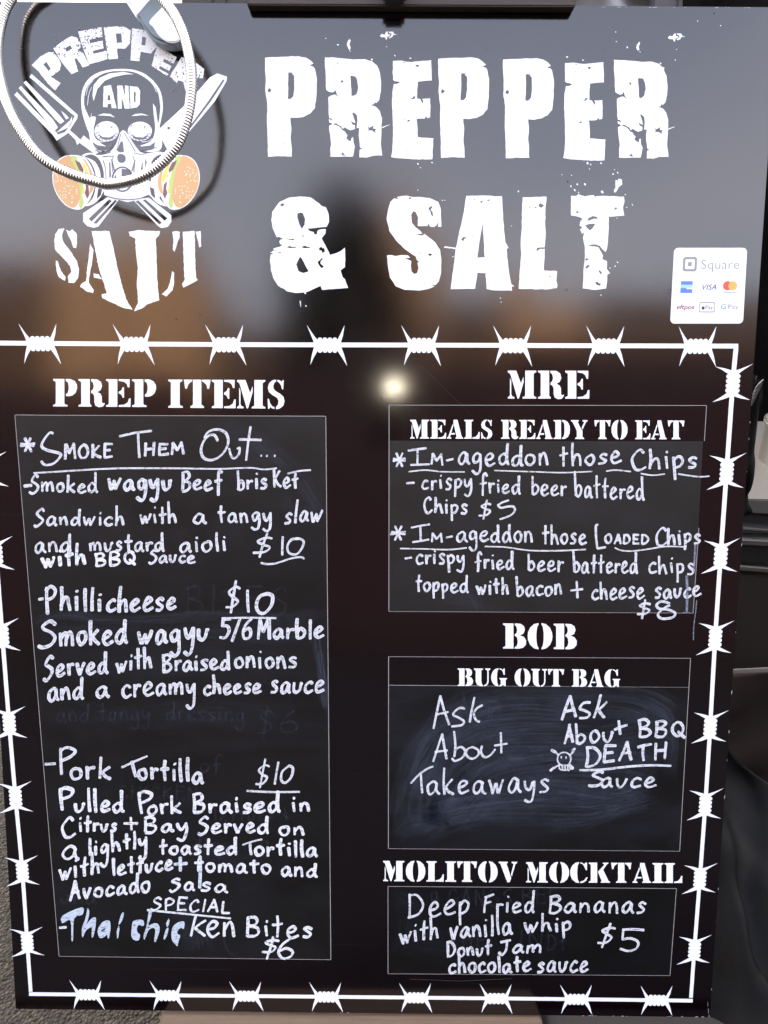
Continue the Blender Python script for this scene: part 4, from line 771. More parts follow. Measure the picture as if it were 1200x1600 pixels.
# mocktail panel
T = 'mock'
for a in (('a',672,686,1406,12),('GANGS',700,800,1415,14),('BEE',815,875,1412,13),('THE',700,760,1482,13),('IN',810,850,1480,13),('Dt',855,885,1484,13)):
    if all(c in HW for c in a[0]): word(T, a[0], a[1], a[2], a[3], a[3], a[4], a[4]*2, wd=3.0, mat='marker_ghost')
word(T,'D',637,664,1433,1433,18,36,wd=4.2); word(T,'eep',670,733.5,1432,1428,21,wd=4.4,slant=.06,desc=18); word(T,'Fried',755.5,834,1426.5,1425.5,14.5,30,wd=4.0,slant=.05); word(T,'Bananas',857,1009,1427,1426,16,28,wd=4.4,slant=.08)
word(T,'with',624.7,685.5,1474,1465.5,16,32,wd=4.4); word(T,'vanilla',702.7,800,1467.5,1458.5,17,32,wd=4.6); word(T,'whip',819,893,1457,1454.5,14,29,11,wd=4.4)
word(T,'Donut',699,767.5,1496,1491.5,12,24,wd=4.3); word(T,'Jam',778.5,846,1491.5,1487,12,21,wd=4.6,slant=.1); word(T,'chocolate',701,829.5,1520.5,1518,14.5,26,wd=4.6); word(T,'sauce',839,919,1518,1517.5,15,wd=4.6,slant=.1)
word(T,'$',932.7,957,1475,1475,14,28,13,wd=4.2,slant=.22); free(T,[[(973,1452.5),(990,1452),(1006,1453.3)],[(974,1453),(972.5,1467)],[(972.5,1468),(985,1466),(997,1472),(994,1482),(982,1486),(969.5,1482.5)]],4.2,'numeral',label='numeral 5 of the mocktail price')
simple('matte_black', (0.008, 0.007, 0.007), 0.85, Spec=0.2)
# ---------------------------------------------------------------- round logo, top left
logo = empty('logo'); logo.parent = board; logo['label'] = 'skull in a gas mask with crossed knife and fork, burgers as filters'
z1 = zoomf(0, 0, 3.158); z2 = zoomf(0, 200, 3.158)
def lg(name, polys, h=0.0003, mat='white_print', label=None, amp=0.0, seed=0):
    return flat(name, [rough_poly(p, amp, 3, seed+i) if amp else p for i, p in enumerate(polys)], h, mat, logo, label)
def nicks(polys, n, box, seed, s=(1.0, 3.2)):      # flecks missing from distressed print
    rnd = random.Random(seed); out = []
    for i in range(n):
        x = rnd.uniform(box[0], box[2]); y = rnd.uniform(box[1], box[3]); r_ = rnd.uniform(*s)*.4
        out.append(rough_poly(ell(x, y, r_*rnd.uniform(1, 2), r_, 6, rnd.uniform(0, 180)), .15, 2, i))
    return out
arc = [([(155,322),(200,278),(240,257),(265,258),(290,290),(302,318),(296,345),(262,372),(250,378),(299,410),(272,446),(236,412),(190,352)], [(214,318),(230,305),(250,338),(238,350)]),
 ([(262,237),(330,190),(352,178),(380,186),(402,214),(398,235),(380,246),(410,262),(441,322),(408,334),(380,288),(368,290),(386,352),(352,366),(300,300)], [(320,240),(345,224),(356,240),(330,256)]),
 ([(386,156),(500,134),(506,182),(440,196),(444,214),(506,200),(512,238),(456,252),(462,266),(526,250),(530,292),(440,318),(410,240)],),
 ([(512,136),(570,130),(618,133),(645,150),(641,215),(618,240),(578,240),(582,290),(536,293),(524,220)], [(572,165),(598,165),(602,210),(576,212)]),
 ([(652,140),(700,146),(742,158),(780,186),(776,226),(745,264),(695,256),(688,302),(644,298),(648,210)], [(702,180),(722,186),(716,224),(698,222)]),
 ([(775,224),(872,282),(855,314),(812,290),(804,304),(846,326),(835,350),(790,326),(784,338),(832,366),(822,374),(748,324),(762,270)],),
 ([(895,282),(940,292),(1008,340),(1002,385),(966,388),(975,424),(945,452),(916,452),(905,404),(880,396),(872,410),(838,376)], [(925,330),(950,345),(940,362),(915,348)])]
for i, a in enumerate(arc):
    bb = [z1([q])[0] for q in a[0]]; bx = (min(p[0] for p in bb), min(p[1] for p in bb), max(p[0] for p in bb), max(p[1] for p in bb))
    o = lg('letter', [z1(p) for p in a], amp=.3, seed=i*7)
    fl = nicks(None, (22, 90, 90, 34, 30, 60, 80)[i], (bx[0], bx[1], bx[2], bx[1]+(bx[3]-bx[1])*(.55 if i in (1, 2) else 1)), i, (0.5, 2.0) if i not in (1, 2, 6) else (0.8, 3.2))
    # flecks stay inside the letter's own box
    lg('fleck', [p for p in fl], 0.00036, 'logo_grey')['kind'] = 'stuff'
salt = [([(268,560),(272,525),(290,498),(318,494),(306,530),(312,560),(345,605),(380,655),(390,700),(385,742),(365,765),(338,764),(334,735),(352,710),(345,680),(305,635),(272,600)],),
 ([(325,502),(345,508),(356,498),(378,520),(380,560),(376,592),(362,590),(350,555),(335,525)],), ([(275,655),(286,658),(300,705),(324,735),(320,754),(300,742),(290,735),(278,704)],),
 ([(444,570),(461,600),(452,680),(442,730),(438,760),(462,798),(460,814),(430,808),(396,784),(400,770),(425,755),(430,690),(440,620)],), ([(462,716),(488,722),(502,746),(464,738)],),
 ([(452,508),(540,508),(560,590),(580,690),(600,770),(622,845),(655,897),(610,888),(560,865),(505,840),(502,820),(527,815),(510,760),(490,700),(470,600)],),
 ([(635,512),(680,504),(790,510),(785,530),(768,548),(772,620),(776,750),(786,850),(730,868),(700,890),(662,904),(672,880),(682,860),(675,770),(680,690),(668,590),(668,545),(640,532)],),
 ([(850,705),(860,715),(858,770),(852,800),(820,832),(798,820),(826,795),(840,760)],), ([(850,512),(870,508),(888,512),(885,545),(872,575),(862,610),(852,600),(856,550)],),
 ([(902,512),(960,508),(962,600),(965,700),(968,738),(976,750),(905,788),(898,770),(911,750),(906,650)],), ([(965,512),(990,508),(993,585),(985,590),(975,550)],)]
for i, a in enumerate(salt): lg('letter_piece', [z2(p) for p in a], amp=.45, seed=i*5+90)
an = [[(512,425),(548,420),(575,534),(552,534),(548,512),(532,512),(530,530),(508,528)],[(578,422),(604,422),(618,480),(616,422),(634,424),(640,536),(616,536),(600,478),(602,536),(582,536)],[(640,424),(680,430),(692,450),(690,515),(676,530),(644,536)]]
for i, a in enumerate(an): lg('letter', [z1(a)] + ([z1([(660,455),(670,455),(668,505),(662,506)])] if i == 2 else [])+([z1([(533,470),(542,470),(545,495),(531,495)])] if i == 0 else []), amp=.25, seed=i+300, h=0.0004)
# fork
def zs(name, strokes, wd, h=0.0003, mat='white_print', zz=z1, label=None): return ribbons2(name, [zz(s) for s in strokes], wd, h, mat, label)
def ribbons2(name, strokes, wd, h, mat, label=None):
    o = ribbons(name, strokes, wd, h, mat, logo, label, var=.05); return o
fork = lg('fork', [z1([(70,468),(84,454),(232,604),(262,640),(276,650),(286,664),(320,652),(350,615),(368,572),(352,560),(145,380),(155,364),(383,566),(382,584),(345,642),(398,690),(412,668),(440,690),(500,745),(470,762),(392,704),(380,716),(372,690),(338,656),(280,694),(262,668)]),
   z1([(92,434),(104,424),(262,590),(286,628),(270,646),(248,622)]), z1([(116,408),(128,398),(285,560),(318,598),(298,612),(272,588)]), z1([(300,545),(326,566),(340,582),(326,590)]), z1([(276,656),(345,595),(356,572),(356,596),(336,630)])], label='white dinner fork, tines up and left')
knife = lg('knife', [z1([(1072,362),(1120,378),(1118,400),(1060,500),(985,590),(935,648),(880,700),(825,738),(800,690),(790,632),(900,530),(985,440),(1035,382)]), ell(*z1([(832,632)])[0], 2.2, 2.2, 10)], label='white table knife, blade up and right')
lg('knife_edge', [z1([(1100,392),(1108,396),(1040,500),(940,632),(934,626),(1030,496)])], 0.00042, 'logo_grey')
for nm, p, q in (('handle', [(535,338),(592,346),(486,486),(462,493),(430,484),(410,462),(410,420)], [[(538,352),(552,360),(452,462),(438,448)],[(568,354),(578,360),(476,472),(460,470)]]), ('handle', [(655,352),(735,344),(845,430),(846,462),(828,488),(796,494),(778,482)], [[(668,362),(684,358),(798,468),(786,476)],[(704,356),(718,352),(826,446),(812,458)]])):
    lg(nm, [z2(p)]+[z2(a) for a in q])
# skull
lg('skull_outline', [z1(smooth([(440,655),(412,580),(401,520),(405,450),(432,395),(480,360),(540,344),(600,340),(662,345),(720,368),(768,412),(795,460),(804,530),(795,590),(780,650),(784,600),(791,530),(783,462),(755,417),(706,377),(655,355),(600,351),(545,354),(490,373),(446,407),(420,455),(416,520),(436,570),(452,612)], 3, True))], label='white outline of the bald skull')
lg('skull_highlight', [z1(p) for p in ([(462,420),(490,385),(540,362),(610,355),(662,366),(620,368),(560,380),(515,400),(480,440),(462,500),(456,470)],[(755,510),(768,530),(778,600),(768,640),(758,560)],[(480,570),(510,560),(545,562),(568,580),(540,572),(505,570)],[(648,572),(670,562),(700,560),(735,572),(700,568),(668,572)])])
lg('skull_face_side', [z1(smooth([(440,585),(470,575),(470,600),(462,640),(470,680),(505,712),(540,730),(520,745),(480,735),(448,700),(438,640)], 3, True))], 0.00028)
lg('skull_face_side', [z1(smooth([(765,590),(780,600),(800,690),(790,740),(740,750),(700,740),(690,720),(730,705),(755,680),(765,640)], 3, True))], 0.00028)
for cx, cy, rx, ry in ((526,648,60,50), (690,648,60,48)):
    c = z1([(cx, cy)])[0]; lg('goggle_lens', [ell(*c, rx/3.158, ry/3.158, 30)], 0.00046)
    lg('goggle_shading', [z1([(cx-40, cy+14),(cx-20, cy+28),(cx+15, cy+30),(cx+42, cy+16),(cx+28, cy+38),(cx-5, cy+43),(cx-30, cy+34)])]+[z1([(cx-48+k*22, cy-22+k*2),(cx-40+k*22, cy-34+k*2),(cx-36+k*22, cy-32+k*2),(cx-45+k*22, cy-18+k*2)]) for k in (0, 3)], 0.00052, 'logo_grey')
lg('skull_cheek', [z1([(455,700),(480,716),(520,722),(556,712),(540,740),(500,745),(470,735)]), z1([(664,712),(700,722),(740,718),(765,700),(760,730),(720,745),(685,738)])], 0.0005, 'logo_grey')
# mask
lg('gas_mask', [z1(smooth([(604,643),(620,648),(648,690),(690,748),(730,756),(790,748),(812,770),(820,850),(800,950),(770,985),(735,960)], 2))[:-1]+z2([(735,330),(690,352),(630,366),(570,350),(515,330)])+z1(smooth([(505,900),(480,830),(440,772),(500,765),(540,752),(572,712),(592,655)], 2))], 0.00038, label='white gas mask over the nose and mouth')
lg('mask_opening', [z1([(596,698),(606,698),(612,750),(590,752),(576,742)]), z1(smooth([(580,765),(600,760),(618,770),(618,795),(600,804),(582,795)], 3, True))], 0.0005, 'logo_grey')
c = z1([(604, 884)])[0]
lg('mask_valve', [ell(*c, 17, 20, 30), ell(*c, 14.5, 17.5, 30)], 0.0005, 'logo_grey'); lg('mask_valve', [z1([(600,832),(640,838),(655,870),(650,902),(620,904),(600,870)]), z1([(570,860),(580,905),(562,880)])], 0.0005, 'logo_grey')
lg('mask_seam', [z2([(512,330),(570,346),(630,352),(690,346),(735,328),(735,332),(690,351),(630,357),(570,351),(510,335)]), z1([(538,800),(544,800),(548,870),(540,880)]), z1([(700,800),(708,850),(700,880),(696,850)]), z1([(716,780),(724,800),(716,830)]), z1([(505,770),(560,768),(562,772),(508,776)])], 0.0005, 'logo_grey')
rs = random.Random(12); hs = []
for cx, cy in ((526, 648), (690, 648)):                      # hatching round the goggles, on the mask and the brow
    for k in range(9):
        a_ = R(15+k*19); hs.append([(cx+math.cos(a_)*57, cy+math.sin(a_)*47), (cx+math.cos(a_+.12)*rs.uniform(36, 46), cy+math.sin(a_+.12)*rs.uniform(30, 38))])
for k in range(7): hs.append([(470+k*5, 742+k*2), (492+k*7, 728-k), (520+k*6, 726)]); hs.append([(690+k*6, 745-k), (712+k*6, 735), (742+k*5, 738-k*2)])
for k in range(6): hs.append([(548+k*2, 785+k*10), (556+k*3, 800+k*10)]); hs.append([(668-k*2, 790+k*9), (660-k*3, 804+k*9)])
hs += [[(560,768),(552,800),(556,850)], [(655,768),(664,800),(660,850)], [(596,660),(586,700),(576,740)], [(612,655),(640,700),(668,748)], [(508,790),(520,830),(522,880)], [(706,800),(696,840),(694,880)], [(480,745),(505,757),(545,752)], [(728,752),(700,762),(660,754)]]
ribbons('hatching', [z1(h_) for h_ in hs], 1.15, 0.00056, 'logo_grey', logo, 'fine grey shading lines on the skull and mask')['kind'] = 'stuff'
ribbons('hatching', [z1(h_) for h_ in ([(425,470),(435,430),(458,398)], [(432,520),(438,470),(452,430)], [(470,385),(510,362),(560,350)], [(770,430),(785,470),(792,520)], [(740,400),(760,425),(772,455)], [(452,560),(446,600),(450,640)], [(768,560),(774,600),(770,640)], [(474,690),(500,700),(520,698)], [(700,700),(728,698),(748,685)], [(446,690),(470,730),(500,748)])], 1.1, 0.00044, 'white_print', logo, 'thin white contour lines inside the skull outline')
# filter ring shadows and burgers
for sgn in (-1, 1):
    f = (lambda p, s=sgn: z2(p) if s < 0 else z2([(1244-x, y) for x, y in p]))
    lg('filter_ring', [f(smooth([(405,135),(440,122),(480,135),(510,180),(524,240),(515,300),(490,350),(455,378),(420,385),(455,350),(472,290),(470,220),(445,165),(420,145)], 3, True))], 0.00042)
    lg('filter_shading', [f(smooth([(418,140),(450,130),(486,150),(508,200),(512,250),(500,262),(492,210),(470,168),(440,150)], 3, True)), f([(484,300),(506,290),(498,330),(478,350)]), f([(430,165),(452,180),(466,220),(462,222),(446,190)])], 0.0005, 'logo_dark')
    bg_ = empty('burger'); bg_.parent = logo; bg_['label'] = 'sesame burger drawn as the %s filter' % ('left' if sgn < 0 else 'right')
    def bgp(name, polys, h, mat): return flat(name, polys, h, mat, board if False else bg_, None)
    bgp('backing', [f(smooth([(330,135),(400,138),(440,170),(470,250),(455,330),(405,400),(340,392),(290,345),(262,280),(260,215),(285,160)], 3, True))], 0.00054, 'white_print')
    bgp('bun', [f(smooth([(325,140),(350,140),(375,180),(396,250),(398,330),(378,385),(345,390),(300,350),(268,290),(264,220),(286,165)], 3, True)), f(smooth([(405,150),(430,170),(462,240),(462,300),(440,325),(448,250),(430,190)], 3, True))], 0.00057, 'bun')
    bgp('lettuce', [f([(352,136),(378,140),(392,200),(410,260),(412,300),(406,330),(414,372),(400,402),(388,380),(396,340),(390,270),(380,220),(366,180),(350,158)])], 0.0006, 'lettuce')
    bgp('patty', [f([(370,158),(395,170),(412,205),(410,222),(390,205),(378,180)]), f([(420,260),(436,280),(440,330),(430,350),(418,320),(424,300)])], 0.00063, 'patty')
    bgp('cheese', [f([(398,160),(420,180),(448,250),(440,275),(425,245),(410,240),(418,215)]), f([(408,285),(418,300),(414,330),(406,310)])], 0.00066, 'cheese')
    rnd = random.Random(5); sd = []
    while len(sd) < 46:
        x, y = rnd.uniform(268, 385), rnd.uniform(160, 380)
        if ((x-330)/58)**2+((y-265)/115)**2 < 1 and x < 300+(y-140)*.5 and x < 388: sd.append(f(ell(x, y, 4.2, 2.4, 6, rnd.uniform(-60, 60))))
    o = bgp('sesame_seed', sd, 0.00069, 'seed'); o['kind'] = 'stuff'

# ---------------------------------------------------------------- payment sticker
def sk(x, y):   # sticker units 0..100 -> photo px
    x /= 100; y /= 100
    a = Vector((1053.2, 387.2)).lerp(Vector((1167.6, 387.2)), x); b = Vector((1047.0, 505.6)).lerp(Vector((1161.0, 505.6)), x); q = a.lerp(b, y); return q.x, q.y
def rrect(x0, y0, x1, y1, r_, n=6):
    out = []
    for cx, cy, a0 in ((x1-r_, y0+r_, -90), (x1-r_, y1-r_, 0), (x0+r_, y1-r_, 90), (x0+r_, y0+r_, 180)):
        out += [(cx+r_*math.cos(R(a0+90*i/n)), cy+r_*math.sin(R(a0+90*i/n))) for i in range(n+1)]
    return out
stk = flat('payment_sticker', [rrect(0, 0, 100, 100, 6)], 0.00035, 'white_print', board, 'white rounded sticker listing accepted cards', fn=sk)
def sp(name, polys, mat, h=0.0005): return flat(name, polys, h, mat, stk, None, fn=sk)
sp('square_mark', [rrect(13.3, 12, 32.4, 31, 3.5), rrect(16.4, 15, 29.4, 28, 1.2), rrect(20.2, 18.8, 25.4, 24.2, .8)], 'print_pale_grey')
def stext(s_, x0, x1, yb, size, mat, shear=0.0, off=0.0, name='lettering'):
    cu = bpy.data.curves.new('t', 'FONT'); cu.body = s_; cu.size = 1; cu.shear = shear; cu.offset = off; cu.resolution_u = 3
    o = bpy.data.objects.new('t', cu); me = bpy.data.meshes.new_from_object(o); bpy.data.objects.remove(o); bpy.data.curves.remove(cu)
    xs = [v.co.x for v in me.vertices]; a, b = min(xs), max(xs)
    for v in me.vertices:
        x = x0+(v.co.x-a)/(b-a)*(x1-x0); y = yb-v.co.y*size; q = sk(x, y); v.co = pt(q[0], q[1], 0.00055)
    fixn(me); me.name = name; return link(name, me, mat, stk, label='lettering ' + s_)
stext('Square', 38.5, 90.5, 27.8, 17.5, 'print_pale_grey', off=-.012)
sp('card_mark', [[(12,44),(28,44),(28,48.8),(12,48.8)],[(11.8,53),(20,53),(20,54.5),(28,54.5),(28,59.6),(11.8,59.6)]], 'print_blue'); sp('card_mark', [[(12,49.2),(28,49.2),(28,52.6),(12,52.6)]], 'print_sky')
stext('VISA', 41.5, 61, 55.3, 10.3, 'print_navy', .25)
sp('card_circle', [ell(76, 50, 6.3, 6.1, 24)], 'print_red'); sp('card_circle', [ell(83, 50, 6.0, 6.1, 24)], 'print_orange', .00054); stext('mastercard', 70.5, 89, 59.5, 2.6, 'print_dark')
stext('eftpos', 8, 32, 80.8, 8.6, 'print_maroon', .15, .008)
sp('pay_frame', [rrect(38.6, 72, 60, 85, 1.6), rrect(39.2, 72.8, 59.4, 84.2, 1.3)], 'print_dark')
sp('apple_mark', [smooth([(43.4,77.2),(44.6,77.6),(45.6,77.3),(46,78.2),(45.8,79.5),(46.2,80.2),(45.2,81.6),(44.4,81.3),(43.6,81.7),(42.3,80.5),(42.2,78.4)], 2, True), [(44.4,76.6),(45.4,75.4),(45.3,76.4)]], 'print_dark')
stext('Pay', 47.4, 57.5, 80.8, 7, 'print_dark', 0, -.008); stext('G', 68.5, 75.5, 80.6, 9, 'print_green', 0, -.004); stext('Pay', 78.5, 92.5, 80.6, 8.6, 'print_grey', 0, -.008)

# ---------------------------------------------------------------- timber rail resting on the top edge
def P3(u, v, h): return pt(u, v, h)
def wob(bm, amp, sc=20, seed=0):
    for v in bm.verts:
        n = noise.noise_vector(v.co*sc+Vector((seed, 0, 0))); v.co += n*amp
rail = empty('wooden_rail', mat=Bm)
tag(rail, 'dark brown wooden rail across the middle of the board\'s top edge', 'wooden rail')
a, b = pt(386, 7.4, .0155), pt(899, 7.4, .0155)
bm = bmesh.new(); loc_box(bm, a.x, b.x, a.y, a.y+.07, 0.0004, .0155)
for v in bm.verts:
    if v.co.y > a.y+.03: v.co.x += .012 if v.co.x > 0 else -.004
bmesh.ops.bevel(bm, geom=bm.edges[:], offset=.0012, segments=2, affect='EDGES')
link('plank', bmmesh('plank', bm), 'dark_timber', rail)
def cyl(name, c, r_, z0, z1_, mat, parent, n=24):
    bm = bmesh.new(); m = Matrix.Translation((c.x, c.y, (z0+z1_)/2))
    bmesh.ops.create_cone(bm, cap_ends=True, segments=n, radius1=r_, radius2=r_*.9, depth=z1_-z0, matrix=m)
    return link(name, bmmesh(name, bm), mat, parent)
c1, c2 = pt(598, 20, 0), pt(633, 20, 0)
boxobj('bracket', (c1.x, c2.x, c1.y, c1.y+.05, .0158, .037), 'black_paint', rail, .003)

# ---------------------------------------------------------------- flexible hose and handpiece
hose = empty('shower_hose', mat=Bm)
tag(hose, 'ribbed silver metal hose looped in a ring in front of the skull logo', 'hose')
path = [(95,-85,.02),(60,-40,.02),(30,-16,.02),(9.5,12.7,.023),(-2,55,.029),(-4,95,.037),(2,130,.047),(12.6,165,.056),(31.7,202.6,.065),(63,244,.072),(104.5,269,.075),(150,284,.076),(174,288,.076),(215,279,.076),(247,260,.076),(275.5,228.5,.076),(291,190,.075),(298,152,.073),(299,111,.070),(290,63,.064),(275.5,28.5,.058),(259.7,6.3,.052),(235,-20,.046),(200,-45,.042)]
pts3 = [pt(u, v, h) for u, v, h in path]
def cat3(P, k):
    out = []
    for i in range(len(P)-1):
        a_, b_, c_, d_ = P[max(0, i-1)], P[i], P[i+1], P[min(len(P)-1, i+2)]
        for j in range(k):
            t_ = j/k; out.append(0.5*((2*b_)+(-a_+c_)*t_+(2*a_-5*b_+4*c_-d_)*t_*t_+(-a_+3*b_-3*c_+d_)*t_**3))
    out.append(P[-1]); return out
dense = cat3(pts3, 40)
L = [0]
for i in range(1, len(dense)): L.append(L[-1]+(dense[i]-dense[i-1]).length)
def atlen(s):
    import bisect
    i = min(max(1, bisect.bisect_left(L, s)), len(L)-1); t_ = (s-L[i-1])/max(1e-9, L[i]-L[i-1]); return dense[i-1].lerp(dense[i], t_)
pitch = 0.0029; rad = 0.0053; NS = 20
prof = [(0.0, .88, 1), (0.2, .98, 0), (0.5, 1.03, 0), (0.8, .98, 0)]
V, Fc, mi = [], [], []
k = int(L[-1]/pitch); prev = None; upv = Vector((0, 0, 1))
for i in range(k):
    for (f_, rr, g) in prof:
        s = (i+f_)*pitch; c = atlen(s); d = (atlen(s+.001)-atlen(max(0, s-.001))).normalized()
        n1 = d.cross(upv).normalized(); n2 = n1.cross(d); base = len(V)
        for j in range(NS):
            a_ = 2*math.pi*j/NS; V.append(c+(n1*math.cos(a_)+n2*math.sin(a_))*rad*rr)
        if prev is not None:
            for j in range(NS):
                Fc.append((prev+j, prev+(j+1) % NS, base+(j+1) % NS, base+j)); mi.append(1 if (f_ == .14 or f_ == 0.0) and False else 0)
        prev = base
me = mesh('corrugated_tube', V, Fc, True); 
o = link('corrugated_tube', me, 'metal_hose', hose)

hand = empty('handpiece', mat=Bm)
tag(hand, 'white handpiece with grey collar hanging behind the silver hose at the top edge', 'shower handset')
def prism(name, poly, h0, h1, mat, parent, inset=.0025, seg=3):
    bm = bmesh.new(); n = len(poly)
    P0 = [pt(u, v, h0) for u, v in poly]
    top_ = []
    for p in P0: top_.append(bm.verts.new((p.x, p.y, h1)))
    bot = [bm.verts.new((p.x, p.y, h0)) for p in P0]
    f1 = bm.faces.new(top_); bm.faces.new(bot[::-1])
    for i in range(n): bm.faces.new((top_[i], bot[i], bot[(i+1) % n], top_[(i+1) % n]))
    bmesh.ops.recalc_face_normals(bm, faces=bm.faces)
    bmesh.ops.bevel(bm, geom=[e for e in bm.edges if abs(e.verts[0].co.z-e.verts[1].co.z) < 1e-6 and e.verts[0].co.z > (h0+h1)/2], offset=inset, segments=seg, affect='EDGES')
    return link(name, bmmesh(name, bm, False), mat, parent)
prism('handle', smooth([(150,-60),(176,-24),(196,2),(208,20),(221,37.5),(232,30),(250,9),(258,2),(244,-18),(225,-50),(200,-90)], 3, True), .006, .020, 'white_plastic', hand, .004)
prism('collar', smooth([(221,37),(225,43),(232,55),(244,70),(256,78),(270,80.5),(284,79),(291,72),(288,62),(278,46),(266,26),(258,10),(251,5),(240,14),(228,28)], 3, True), .004, .024, 'grey_plastic', hand, .003)
prism('face_plate', smooth([(234,35),(240,44),(250,58),(262,66.5),(274,67.5),(281,63),(280,54),(272,38),(262,20),(255,13.5),(250,17)], 3, True), .0235, .0262, 'white_plastic', hand, .001)

# ---------------------------------------------------------------- ground, plank
def gmesh(name, x0, x1, y0, y1, z, mat, nx=1, ny=1):
    V = [(x0+(x1-x0)*i/nx, y0+(y1-y0)*j/ny, z) for j in range(ny+1) for i in range(nx+1)]
    return link(name, mesh(name, V, [(j*(nx+1)+i, j*(nx+1)+i+1, (j+1)*(nx+1)+i+1, (j+1)*(nx+1)+i) for j in range(ny) for i in range(nx)]), mat)
g = gmesh('ground', -60, 60, -60, 60, 0, 'asphalt'); g['kind'] = 'structure'
a = W(243, 1600, -0.02); b = W(853, 1600, -0.02)
pl = boxobj('timber_plank', (a.x, b.x, -0.075, 0.10, 0.003, 0.0315), 'timber', None, .003)
tag(pl, 'light brown timber plank on the ground under the board\'s bottom edge', 'plank')

c_ = W(856, 1600, -0.02)
gs = boxobj('black_ground_patch', (c_.x, c_.x+1.4, -.07, 0.9, 0.002, 0.008), 'matte_black', None, .002)  # thin black slab laid over the asphalt right of the plank
tag(gs, 'flat black patch over the ground right of the timber plank', 'ground patch')
mt = boxobj('added_dark_mat', (-2.4, 2.4, -7.3, -.085, 0.002, 0.012), 'matte_black', None, .003)  # unseen mat added to darken the reflection in the lower board
tag(mt, 'wide black mat added on the ground to darken what the board mirrors', 'mat')
# ---------------------------------------------------------------- food cart and cloths behind the board
def vq(name, c4, Y, depth, mat, parent, bev=.002):     # upright slab: corners seen in the photo, at plane y = Y
    bm = bmesh.new(); P_l = [W(u, v, Y) for u, v in c4]
    f = [bm.verts.new(p) for p in P_l]; k = [bm.verts.new(p+Vector((0, depth, 0))) for p in P_l]
    bm.faces.new(f); bm.faces.new(k[::-1])
    n = len(f)
    for i in range(n): bm.faces.new((f[i], k[i], k[(i+1) % n], f[(i+1) % n]))
    bmesh.ops.recalc_face_normals(bm, faces=bm.faces)
    if bev: bmesh.ops.bevel(bm, geom=bm.edges[:], offset=bev, segments=2, affect='EDGES')
    return link(name, bmmesh(name, bm), mat, parent)
YC = 0.62
cart = empty('food_cart', (W(1200, 900, YC).x+.3, YC, 0))
tag(cart, 'stainless steel food cart with steel side panel coloured dark brown as in shade behind the board on the right', 'food cart')
def cp(name, c4, Y, d, mat, bev=.002):
    o = vq(name, c4, Y, d, mat, None, bev); o.parent = cart; o.matrix_parent_inverse = cart.matrix_world.inverted() if False else Matrix.Translation(-Vector(cart.location)); return o
cp('side_panel', [(1085,893),(1420,915),(1420,1062),(1085,1056)], YC+.02, .5, 'shaded_steel')
cp('panel_rail', [(1085,878),(1420,904),(1420,914),(1085,886)], YC, .02, 'brushed_steel', .003)
cp('recess', [(1085,846),(1420,874),(1420,906),(1085,884)], YC+.06, .4, 'black_paint')
cp('counter_edge', [(1085,838),(1420,856),(1420,866),(1085,848)], YC-.02, .3, 'brushed_steel', .003)
cp('counter_lip', [(1085,826),(1420,846),(1420,857),(1085,838)], YC+.01, .3, 'grey_paint')
cp('drawer_strip', [(1085,819),(1420,842),(1420,846),(1085,823)], YC-.005, .03, 'brushed_steel', .001)
cp('counter_gap', [(1085,798),(1420,818),(1420,842),(1085,820)], YC+.05, .3, 'black_paint')
cp('benchtop', [(1085,778),(1420,786),(1420,816),(1085,797)], YC+.02, .5, 'off_white')
# stock pot
c0 = W(1262, 776, YC+.22); pw = (W(1340, 776, YC+.22)-c0).length
pot = empty('stock_pot', c0)
tag(pot, 'plain stainless steel stock pot standing on the cart benchtop', 'pot')
def lathe(name, prof_, mat, parent, n=48):
    V = []; Fc = []
    for r_, z in prof_:
        for j in range(n): V.append((r_*math.cos(2*math.pi*j/n), r_*math.sin(2*math.pi*j/n), z))
    for i in range(len(prof_)-1):
        for j in range(n): Fc.append((i*n+j, i*n+(j+1) % n, (i+1)*n+(j+1) % n, (i+1)*n+j))
    return link(name, mesh(name, V, Fc, True), mat, parent)
r0 = pw*1.05
lathe('pot_body', [(0,.0),(r0*.85,.0),(r0*.97,.006),(r0,.02),(r0,.15),(r0*1.03,.153),(r0*1.03,.158),(r0*.98,.158),(r0*.97,.02),(0,.01)], 'brushed_steel', pot)
lathe('pot_lid', [(r0*1.0,.160),(r0*.9,.170),(r0*.4,.178),(0,.180)], 'brushed_steel', pot)
